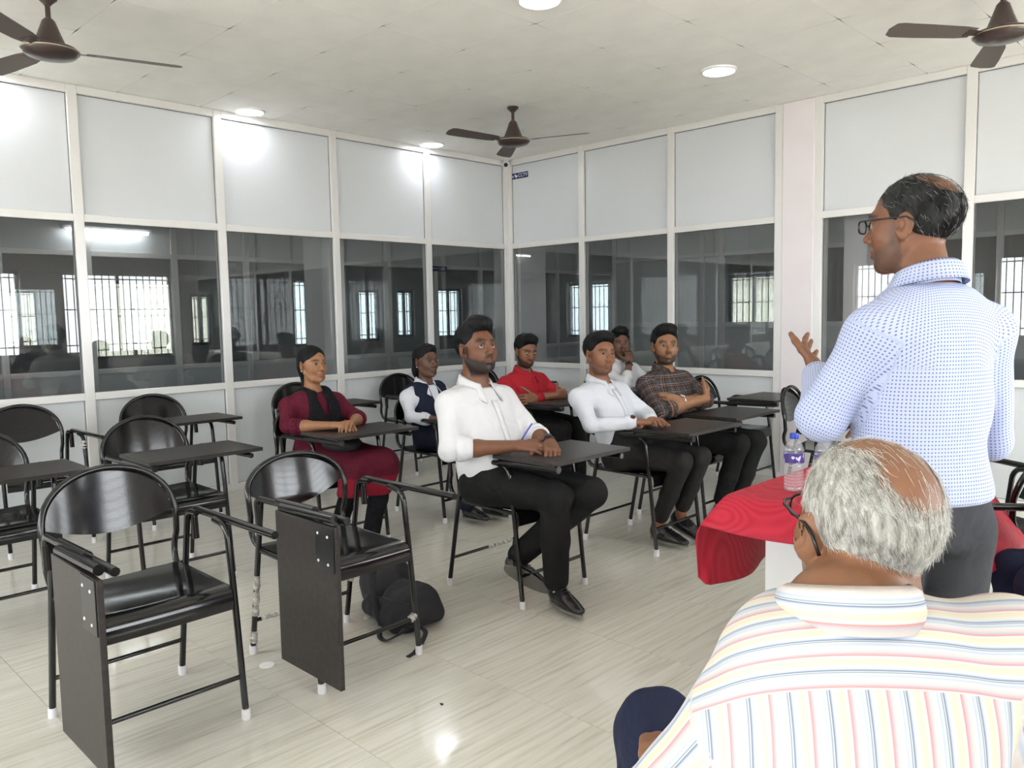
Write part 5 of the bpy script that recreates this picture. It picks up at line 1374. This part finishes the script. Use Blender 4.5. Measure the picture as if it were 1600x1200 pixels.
watch(K_, (0.285, 0.115, 0.752), (0.10, 0.20, 0.77), M_DARK, M_DARK, 'l')
MB().tube([(0.20, 0.0, 0.765), (0.235, 0.045, 0.85)], 0.0035, 6).obj('pen', mat('blue_pen', (0.05, 0.04, 0.4), 0.3), K_, smooth=True)

# ---- slim man in white shirt
M_, I = person('slim man in a white shirt with one hand laid over the other on the board', (3.27, -2.42, 0), 0.0, seatpose(
    hip=(-0.02, 0.08, 0.545), neck=(-0.145, -0.01, 0.968), head=(-0.125, -0.035, 1.118), look=(-0.30, 0.02, 0.05), shr=(-0.145, -0.205, 0.905), shl=(-0.14, 0.165, 0.915), build=0.95, shw=0.185, girth=0.95,
    elr=(-0.02, -0.25, 0.735), ell=(0.04, 0.20, 0.75), wrr=(0.145, -0.06, 0.745), wrl=(0.17, 0.06, 0.745), sleeve=('long', 'long'),
    handr=((0.85, 0.5, 0.0), (0, 0, -1), dict(curl=(0.1, 0.15, 0.1))), handl=((0.7, -0.5, 0.12), (0, 0, -1), dict(curl=(0.2, 0.2, 0.2))),
    knr=(0.37, 0.06, 0.53), knl=(0.38, 0.24, 0.53), anr=(0.13, 0.17, 0.105), anl=(0.20, 0.30, 0.16), toer=(1, -0.1), toel=(1, 0.0), fpl=-0.35, bareankle=True, cuffup=0.16, thigh=0.085, knee=0.062, hemr=0.046,
    hs=1.0, skin=(0.25, 0.108, 0.057), shirt=W_SHIRT2, trousers=D_TROUSER, seed=4, vneck=0.02, collar_kw=dict(open_=0.3),
    face=dict(beard=(0.03, 0.02, 0.015), stubble=0.45, mous=0.55), gaze=(0.9, -0.2, 0.1)))
hair(M_, I, M_HAIR, SHORT_PARTS + [('e', ((0.045, 0, 0.10), (0.05, 0.055, 0.03), 0.03))], SHORT_CUTS, seed=2)
short_strands(M_, I, 1500, 77)
watch(M_, (0.145, -0.06, 0.745), (-0.02, -0.25, 0.735), mat('dark_red_band', (0.06, 0.01, 0.012), 0.6), mat('dark_red_band'), 'r')

# ---- plaid shirt, arms crossed
O_, I = person('man in a dark plaid shirt sitting with crossed arms', (3.14, -1.64, 0), 0.0, seatpose(
    hip=(0.0, 0.05, 0.545), neck=(-0.085, -0.01, 0.985), head=(-0.075, -0.02, 1.135), look=(-0.72, 0.02, 0.0), shr=(-0.09, -0.215, 0.915), shl=(-0.07, 0.185, 0.925), build=1.05, shw=0.2, girth=1.08,
    elr=(0.05, -0.275, 0.735), ell=(0.10, 0.20, 0.765), wrr=(0.205, 0.03, 0.80), wrl=(0.125, -0.155, 0.795), sleeve=('elbow', 'elbow'),
    handr=((-0.40, 0.80, 0.42), (-0.85, -0.4, 0.1), dict(curl=(0.25, 0.35, 0.3))), handl=((-0.6, -0.75, 0.0), (-0.5, 0.6, 0.2), dict(curl=(0.4, 0.5, 0.3), thumb=(0.85, 0.25, 0.1))),
    knr=(0.44, 0.02, 0.52), knl=(0.46, 0.20, 0.53), anr=(0.30, 0.03, 0.105), anl=(0.34, 0.17, 0.105), toer=(0.9, -0.4), toel=(1, 0.1), bareankle=True, cuffup=0.13, hemr=0.05, thigh=0.092, knee=0.068,
    hs=1.03, jaw=1.03, skin=(0.285, 0.137, 0.068), shirt=PLAID, trousers=B_TROUSER, seed=6, vneck=0.05, collar_kw=dict(open_=0.5), shoem=mat('tan_sandal_leather', (0.14, 0.10, 0.07), 0.6), btn=M_DARK,
    face=dict(beard=(0.015, 0.011, 0.009), stubble=0.85, mous=0.95, browk=1.2), gaze=(1, 0.0, 0.0)))
hair(O_, I, M_HAIR, SHORT_PARTS + [('e', ((0.035, 0, 0.108), (0.060, 0.066, 0.036), 0.03))], SHORT_CUTS, seed=3)
short_strands(O_, I, 1500, 79)
watch(O_, (0.125, -0.155, 0.795), (0.10, 0.20, 0.765), M_STEEL, mat('pale_watch_dial', (0.7, 0.6, 0.6), 0.2, 0.3), 'l')

# ---- woman in maroon with black scarf
G_P = seatpose(
    hip=(-0.01, 0.03, 0.54), neck=(-0.075, -0.01, 0.935), head=(-0.06, -0.01, 1.078), look=(0.02, 0.06, 0.0), shr=(-0.08, -0.175, 0.87), shl=(-0.075, 0.155, 0.87), build=0.92, shw=0.165, girth=0.9,
    elr=(0.02, -0.235, 0.735), ell=(0.09, 0.20, 0.745), wrr=(0.245, -0.085, 0.745), wrl=(0.27, 0.045, 0.748), sleeve=('elbow', 'elbow'), hs=0.95, jaw=0.92, neckr=0.046, nose=0.9, handsc=0.9, uparm=0.046,
    handr=((0.8, 0.55, 0.05), (0, 0.2, -1), dict(curl=(0.45, 0.6, 0.4))), handl=((0.5, -0.8, 0.1), (0, 0, -1), dict(curl=(0.4, 0.6, 0.4))),
    knr=(0.38, -0.02, 0.52), knl=(0.42, 0.15, 0.52), anr=(0.14, 0.02, 0.16), anl=(0.42, 0.03, 0.105), toer=(0.8, 0.2), toel=(1, -0.2), fpr=-0.4, thigh=0.08, knee=0.06, hemr=0.05, shsc=0.86,
    skin=(0.31, 0.148, 0.072), shirt=MAROON, trousers=BLACKCLOTH, collar=False, placket=False, seed=2, face=dict(lips=(0.30, 0.11, 0.075), browk=0.8), gaze=(0.95, -0.15, 0.1))
G_, I = person('woman in a maroon kurta with a black scarf, hands on the board', (1.87, -3.53, 0), 0.0, G_P)
hair(G_, I, M_HAIR, [('e', ((-0.018, 0, 0.044), (0.102, 0.083, 0.084))), ('e', ((-0.10, 0, -0.01), (0.035, 0.04, 0.05), 0.04)), ('c', ((-0.10, 0.0, -0.03), (-0.115, 0.01, -0.20), 0.032, 0.022, 0.04))],
     [('e', ((0.100, 0, -0.028), (0.080, 0.105, 0.096))), ('e', ((0.015, 0, -0.085), (0.06, 0.12, 0.06))), ('e', ((-0.002, 0.085, -0.018), (0.022, 0.022, 0.03))), ('e', ((-0.002, -0.085, -0.018), (0.022, 0.022, 0.03)))], wr=(0.002, 70))
for sg in (-1, 1):
    p = I['hc'] + (np.array((0.0, sg * 0.083, -0.036)) * 0.95) @ I['hR']
    MB().lathe([(0.001, -0.004), (0.004, -0.0025), (0.0045, 0.0), (0.004, 0.0025), (0.001, 0.004)], 10, M=Matrix.Translation(p)).obj('earring', mat('pearl', (0.8, 0.78, 0.74), 0.2), G_, smooth=True)
nk = np.array(G_P['neck'])
def _dup(F):
    for s_ in (-1, 1): F.cap(nk + (0, 0, -0.06), nk + (0.0, s_ * 0.13, -0.055), 0.075, 0.066, 0.03)
    F.cap(nk + (0.09, 0, 0.10), nk + (0.16, 0, -0.36), 0.044, 0.007, 0.004, 's')
    F.cap(nk + (0.0, 0, 0.10), nk + (0.03, 0, 0.0), 0.05, 0.05, 0.004, 's')
    for s_ in (-1, 1): F.clip((0, s_, 0.17), 0.082 + 0.17 * nk[2], 0.006)
overlay(G_, I, BLACKCLOTH, 'scarf', 0.034, _dup, (0.655, nk[2] + 0.03))
F = Field(axis(-0.25, 0.62, 0.009), axis(-0.32, 0.40, 0.009), axis(0.26, 0.80, 0.009))
F.loft([(0.47, -0.01, 0.03, 0.125, 0.17), (0.56, 0.0, 0.03, 0.128, 0.172), (0.74, -0.02, 0.02, 0.12, 0.15)], k=0.02)
for a, b in (((0.0, -0.07, 0.545), (0.41, -0.03, 0.515)), ((0.0, 0.09, 0.545), (0.44, 0.12, 0.515))): F.cap(a, b, 0.103, 0.085, 0.10)
F.cap((0.41, -0.03, 0.49), (0.36, -0.06, 0.36), 0.085, 0.07, 0.06); F.cap((0.44, 0.11, 0.49), (0.43, 0.09, 0.38), 0.08, 0.07, 0.09); F.cap((0.41, -0.02, 0.43), (0.44, 0.10, 0.43), 0.072, 0.072, 0.05)
F.wrinkle(0.005, 40, 2).clip((0, 0, -1), -0.345, 0.004).clip((0, 0, 1), 0.755)
p_, q_ = F.mesh(); np_mesh('kurta_skirt', p_, q_, SKIRT, G_)
purse = empty('black_pouch', (2.14, -3.58, 0.62), 0.3, 'black pouch lying on the lap of the woman in maroon', 'pouch')
F = Field(axis(-0.16, 0.16, 0.007), axis(-0.12, 0.12, 0.007), axis(-0.06, 0.09, 0.007)); F.ell((0, 0, 0.012), (0.12, 0.085, 0.045), None, 0.02).ell((0.07, -0.02, 0.02), (0.06, 0.07, 0.035), None, 0.03).wrinkle(0.005, 60, 3)
p_, q_ = F.mesh(); np_mesh('pouch_body', p_, q_, M_BAG, purse); MB().tube([(-0.10, -0.03, 0.045), (0, -0.05, 0.062), (0.1, -0.05, 0.05)], 0.004, 6).obj('zip', M_DARK, purse, smooth=True)

# ---- student in white shirt and navy vest
J_P = seatpose(hip=(-0.02, 0.03, 0.54), neck=(-0.075, -0.01, 0.905), head=(-0.06, -0.01, 1.048), look=(-0.03, 0.03, 0.0), shr=(-0.08, -0.165, 0.84), shl=(-0.075, 0.15, 0.84), build=0.88, shw=0.16, girth=0.85,
    elr=(0.0, -0.21, 0.69), ell=(0.05, 0.19, 0.69), wrr=(0.20, -0.06, 0.66), wrl=(0.20, 0.05, 0.66), sleeve=('mid', 'mid'), hs=0.95, jaw=0.93, neckr=0.045, nose=0.95, handsc=0.9, uparm=0.047,
    handr=((0.8, 0.5, -0.1), (0, 0, -1), dict(curl=(0.4, 0.6, 0.4))), handl=((0.6, -0.7, -0.1), (0, 0, -1), dict(curl=(0.4, 0.6, 0.4))),
    knr=(0.38, -0.05, 0.52), knl=(0.40, 0.12, 0.52), anr=(0.36, -0.04, 0.105), anl=(0.38, 0.12, 0.105), thigh=0.085, knee=0.066, hemr=0.062, shsc=0.86,
    skin=(0.115, 0.055, 0.035), shirt=W_SHIRT2, trousers=NAVYVEST, seed=8, vneck=0.05, collar_kw=dict(open_=0.5, rx=0.06, ry=0.057, drop_f=0.065, spread=0.05), placket=False, face=dict(lips=(0.11, 0.05, 0.035), browk=0.8), gaze=(0.9, -0.3, 0.0))
J_, I = person('student in a white shirt and navy vest sitting against the left wall row', (1.82, -2.61, 0), 0.0, J_P)
hair(J_, I, M_HAIR, [('e', ((-0.018, 0, 0.044), (0.102, 0.083, 0.086))), ('e', ((-0.105, 0.0, 0.0), (0.03, 0.035, 0.04), 0.04)), ('e', ((0.035, 0, 0.10), (0.05, 0.055, 0.025), 0.03)), ('e', ((-0.085, -0.02, -0.06), (0.03, 0.045, 0.06), 0.03))],
     [('e', ((0.102, 0, -0.026), (0.080, 0.105, 0.100))), ('e', ((0.015, 0, -0.085), (0.06, 0.12, 0.06))), ('e', ((-0.002, 0.085, -0.018), (0.022, 0.022, 0.03))), ('e', ((-0.002, -0.085, -0.018), (0.022, 0.022, 0.03)))], wr=(0.003, 80), seed=4)
p = I['hc'] + (np.array((0.0, -0.083, -0.036)) * 0.95) @ I['hR']
MB().lathe([(0.001, -0.004), (0.004, -0.0025), (0.0045, 0.0), (0.004, 0.0025), (0.001, 0.004)], 10, M=Matrix.Translation(p)).obj('earring', MATS['pearl'], J_, smooth=True)
nj = np.array(J_P['neck'])
def _vest(F):
    for s_ in (-1, 1): F.cap(nj + (0, 0, -0.06), nj + (0.0, s_ * 0.125, -0.058), 0.068, 0.064, 0.03)
    F.cap(nj + (0.10, 0, 0.08), nj + (0.14, 0, -0.17), 0.085, 0.004, 0.004, 's'); F.cap(nj + (0, 0, 0.1), nj + (0.01, 0, 0.0), 0.062, 0.062, 0.004, 's')
    for s_ in 'rl':
        a, b = np.array(J_P['sh' + s_]), np.array(J_P['el' + s_]); sg = 1 if s_ == 'l' else -1
        F.cap(a + (0, sg * 0.025, 0.05), b + (0, sg * 0.02, 0), 0.068, 0.062, 0.004, 's')
overlay(J_, I, NAVYVEST, 'vest', 0.020, _vest, (0.56, nj[2] + 0.02), seed=6)

# ---- man in red
L_, I = person('bearded man in a red shirt looking down with folded arms', (1.82, -1.63, 0), 0.0, seatpose(
    hip=(0.0, 0.0, 0.54), neck=(-0.07, -0.005, 0.925), head=(-0.035, -0.015, 1.075), look=(-0.30, -0.22, 0.05), shr=(-0.08, -0.19, 0.86), shl=(-0.07, 0.18, 0.86), build=0.98, shw=0.185,
    elr=(0.06, -0.245, 0.72), ell=(0.09, 0.225, 0.715), wrr=(0.245, 0.03, 0.745), wrl=(0.19, -0.15, 0.735), sleeve=('elbow', 'long'),
    handr=((-0.1, 0.95, 0.05), (-0.9, 0, -0.3), dict(curl=(0.3, 0.4, 0.3))), handl=((-0.1, -0.95, 0.0), (-0.9, 0, -0.2), dict(curl=(0.4, 0.5, 0.3))),
    hs=1.0, skin=(0.235, 0.104, 0.056), shirt=RED, trousers=B_TROUSER, seed=9, vneck=0.02, collar_kw=dict(open_=0.28), btn=M_DARK, gaze=(0.8, -0.1, -0.5),
    face=dict(beard=(0.012, 0.009, 0.008), stubble=0.88, mous=0.9, browk=1.1)))
hair(L_, I, M_HAIR, SHORT_PARTS + [('e', ((0.05, 0, 0.112), (0.055, 0.058, 0.034), 0.03))], SHORT_CUTS, seed=5)
short_strands(L_, I, 1500, 76)

# ---- man with hand at the mouth
N_, I = person('man in a white shirt at the back resting a hand at his mouth', (1.82, -0.42, 0), 0.0, seatpose(
    hip=(-0.02, 0.0, 0.545), neck=(-0.06, -0.02, 0.945), head=(-0.02, -0.035, 1.095), look=(-0.66, -0.05, -0.06), shr=(-0.06, -0.20, 0.87), shl=(-0.05, 0.19, 0.88),
    elr=(0.16, -0.20, 0.745), ell=(0.10, 0.26, 0.725), wrr=(0.115, -0.085, 0.93), wrl=(0.28, 0.06, 0.742), sleeve=('mid', 'long'),
    handr=((-0.25, 0.25, 0.95), (-0.75, 0.45, -0.2), dict(curl=(0.7, 0.9, 0.6))), handl=((0.6, -0.7, 0), (0, 0, -1)),
    hs=1.0, skin=(0.15, 0.072, 0.043), shirt=W_SHIRT, trousers=B_TROUSER, seed=11, vneck=0.03, collar_kw=dict(open_=0.4), face=dict(beard=(0.012, 0.009, 0.008), stubble=0.4, mous=0.8), gaze=(1, 0, 0)))
hair(N_, I, M_HAIR, SHORT_PARTS + [('e', ((0.035, 0, 0.110), (0.06, 0.062, 0.036), 0.03))], SHORT_CUTS, seed=6, wr=(0.005, 120))
short_strands(N_, I, 1500, 78)
watch(N_, (0.115, -0.085, 0.93), (0.16, -0.20, 0.745), M_DARK, M_DARK, 'r')

# ---- standing speaker seen from behind
S_, I = person('standing man in a pale blue dotted shirt and glasses, one hand raised, seen from behind', (5.42, -4.122, 0), math.radians(146), dict(
    hip=(0.0, 0.0, 0.88), neck=(0.0, 0.0, 1.418), head=(0.045, 0.005, 1.548), look=(0.58, 0.02, 0.0), shr=(-0.01, -0.155, 1.305), shl=(-0.01, 0.148, 1.31), build=0.90, shw=0.160, belly=0.03,
    elr=(0.07, -0.245, 1.03), ell=(0.05, 0.228, 1.095), wrr=(0.28, -0.16, 1.02), wrl=(0.295, 0.09, 1.185), sleeve=('long', 'long'), uparm=0.053,
    handr=((0.9, 0.3, 0.1), (0, 0.6, -0.7), dict(curl=(0.4, 0.5, 0.4))), handl=((0.92, -0.35, 0.30), (-0.15, -0.75, 0.5), dict(curl=(0.18, 0.22, 0.18), spread=0.22, thumb=(0.5, 0.7, -0.2))),
    knr=(0.01, -0.09, 0.47), knl=(0.01, 0.09, 0.47), anr=(-0.02, -0.095, 0.105), anl=(-0.02, 0.105, 0.105), hipdz=-0.06, waist=0.075, wo=-0.004, thigh=0.088, knee=0.074, hemr=0.062,
    hs=0.97, fat=0.005, neckr=0.056, skin=(0.20, 0.088, 0.047), shirt=BLUEDOT, trousers=G_TROUSER, seed=3, hem=-0.085, cres=0.0065, hf=0.0042, shdrop=0.012, wr=0.0065, wrs=22, collar_kw=dict(rx=0.070, ry=0.066, h=0.032, open_=0.3, dz=-0.004, drop_b=0.012),
    ease=0.014, armhole=True, face=dict(beard=(0.05, 0.04, 0.035), stubble=0.5, mous=0.3, scalp=lambda x, y, z: (np.clip((z - 0.02) / 0.03, 0, 1) * np.clip((0.075 - x) / 0.02, 0, 1) * 0.35, np.array((0.06, 0.035, 0.025))))))
M_HAIRS = hair_mat('greying_black_hair', (0.010, 0.0105, 0.0105), (0.032, 0.032, 0.031))
hair(S_, I, M_HAIRS, [('e', ((-0.016, 0, 0.036), (0.1005, 0.0795, 0.0875)))],
     SHORT_CUTS[1:2] + SHORT_CUTS[3:] + [('p', ((0.25, 0, -1), (-0.08, 0, -0.090))), ('e', ((0.125, 0, -0.035), (0.088, 0.115, 0.112))), ('e', ((-0.070, 0.0, 0.112), (0.062, 0.056, 0.048), 0.014))], res=0.0038, wr=(0.0016, 150))
glasses(S_, I)
def _maskS(p):
    x, y, z = p.T
    m = (z > -0.075 + 0.5 * np.clip(x + 0.05, 0, 1)) & ~((x > 0.015) & (z < 0.03)) & (x < 0.078)
    bald = np.exp(-(((x + 0.065) / 0.055) ** 2 + (y / 0.055) ** 2 + ((z - 0.105) / 0.05) ** 2))
    ear = (np.abs(x + 0.003) < 0.024) & (z < 0.033)
    return np.where(m & ~ear, 1 - 0.93 * np.clip(bald * 1.3, 0, 1), 0.0)
_flow = lambda p: np.stack([-0.7 - 0.0 * p[:, 0], p[:, 1] * 2, -0.6 - (p[:, 2] < 0.03) * 0.8], -1)
strands(S_, I, M_HAIRS, _maskS, 5000, 0.017, 0.0008, 0.0003, 3, flow=_flow, base=((-0.016, 0, 0.036), (0.0995, 0.0785, 0.0865)))
strands(S_, I, hair_mat('white_hair', (0.42, 0.42, 0.40), (0.75, 0.75, 0.72)), _maskS, 220, 0.015, 0.0006, 0.00022, 9, flow=_flow, base=((-0.016, 0, 0.036), (0.1005, 0.0795, 0.0875)))
bl = []
for zz, rr in ((0.922, 0.0), (0.924, 0.006), (0.950, 0.006), (0.953, 0.0)):
    bl.append([((0.110 + rr) * math.cos(2 * PI * k / 48) + 0.0, (0.150 + rr) * math.sin(2 * PI * k / 48), zz) for k in range(48)])
MB().grid(bl, closed_u=True).obj('belt', mat('navy_black_belt', (0.012, 0.013, 0.022), 0.5), S_, smooth=True)

def _maskF(p, bald_amt=0.97):
    x, y, z = p.T
    m = (z > -0.068 + 0.55 * np.clip(x + 0.03, 0, 1)) & ~((x > 0.02) & (z < 0.035)) & (x < 0.07)
    ear = (np.abs(x + 0.004) < 0.032) & (z < 0.045)
    q = (p - np.array((-0.014, 0, 0.036))) / np.array((0.0975, 0.0765, 0.0855)); bd = np.maximum(q @ np.array((-0.58, -0.26, 0.77)), q @ np.array((0.15, -0.12, 0.98)))
    bald = np.clip((bd - 0.70) / 0.16, 0, 1)
    return np.where(m & ~ear, 1 - bald_amt * bald, 0.0)
# ---- seated man in striped shirt, foreground
F_, I = person('grey-haired man in a striped shirt sitting in the foreground, seen from behind', (5.69, -5.23, 0), math.radians(130), dict(
    hip=(-0.02, 0.0, 0.52), neck=(-0.02, 0.012, 1.042), head=(0.055, -0.035, 1.088), look=(0.10, 0.06, 0.0), shr=(-0.025, -0.16, 0.968), shl=(-0.03, 0.128, 0.868), build=0.94, shw=0.165, belly=0.05, slouch=0.02,
    elr=(0.03, -0.25, 0.70), ell=(0.06, 0.225, 0.70), wrr=(0.27, -0.18, 0.64), wrl=(0.29, 0.19, 0.66), sleeve=('short', 'short'), shortcut=0.78, uparm=0.060, ease=0.016, yback=True, armhole=True,
    handr=((0.9, 0.3, -0.2), (0, 0.2, -1)), handl=((0.9, -0.2, -0.2), (0, 0, -1)), knr=(0.50, -0.16, 0.54), knl=(0.53, 0.17, 0.575), anr=(0.46, -0.18, 0.105), anl=(0.47, 0.18, 0.105), thigh=0.092, knee=0.078,
    hs=0.95, fat=0.006, neckr=0.056, skin=(0.23, 0.105, 0.052), shirt=STRIPE, trousers=N_TROUSER, seed=5, cres=0.0055, hf=0.0036, trap=0.048, shdrop=0.0, wr=0.0035, wrs=26, placket=False, eyes=True,
    collar_kw=dict(rx=0.070, ry=0.068, h=0.026, open_=0.3, drop_b=0.020, flare=0.016, uvy=-0.98, dz=-0.020), face=dict(stubble=0.4, beard=(0.3, 0.3, 0.28), brow=(0.25, 0.25, 0.24), scalp=lambda x, y, z: (_maskF(np.stack([x, y, z], -1)) * 0.6 * np.clip((z - 0.0) / 0.03, 0, 1), np.array((0.34, 0.32, 0.28))))))
M_HAIRG = hair_mat('white_grey_hair', (0.16, 0.15, 0.13), (0.5, 0.49, 0.45))
hair(F_, I, M_HAIRG, [('e', ((-0.0145, 0, 0.036), (0.0985, 0.0775, 0.0865)))],
     SHORT_CUTS[1:2] + SHORT_CUTS[3:] + [('p', ((0.3, 0, -1), (-0.08, 0, -0.064))), ('e', ((0.11, 0, -0.035), (0.082, 0.115, 0.112))), ('e', ((-0.074, -0.022, 0.106), (0.074, 0.068, 0.068), 0.012)), ('e', ((0.0, -0.010, 0.125), (0.085, 0.064, 0.055), 0.012))], res=0.0032, wr=(0.0012, 170))
_flowF = lambda p: np.stack([-0.9 + 0 * p[:, 0], p[:, 1] * 3 - 0.25, -0.55 - (p[:, 2] < 0.06) * 0.9], -1)
strands(F_, I, hair_mat('silver_hair', (0.55, 0.55, 0.51), (0.85, 0.85, 0.80)), _maskF, 11000, 0.021, 0.0012, 0.00021, 5, flow=_flowF)
strands(F_, I, hair_mat('yellow_grey_hair', (0.26, 0.24, 0.19), (0.45, 0.42, 0.34)), _maskF, 5000, 0.020, 0.0009, 0.00022, 6, flow=_flowF)
glasses(F_, I)

# ---- person at the right edge, mostly out of view
R_, I = person('person in dark clothes at the right edge, one knee in view', (5.82, -3.02, 0), math.radians(217), seatpose(
    shirt=B_TROUSER, trousers=N_TROUSER, skin=(0.2, 0.1, 0.06), hf=0.006, cres=0.01, knr=(0.42, -0.1, 0.50), knl=(0.44, 0.1, 0.51), sleeve=('long', 'long'), placket=False))
hair(R_, I, M_HAIR, SHORT_PARTS, SHORT_CUTS, res=0.006)
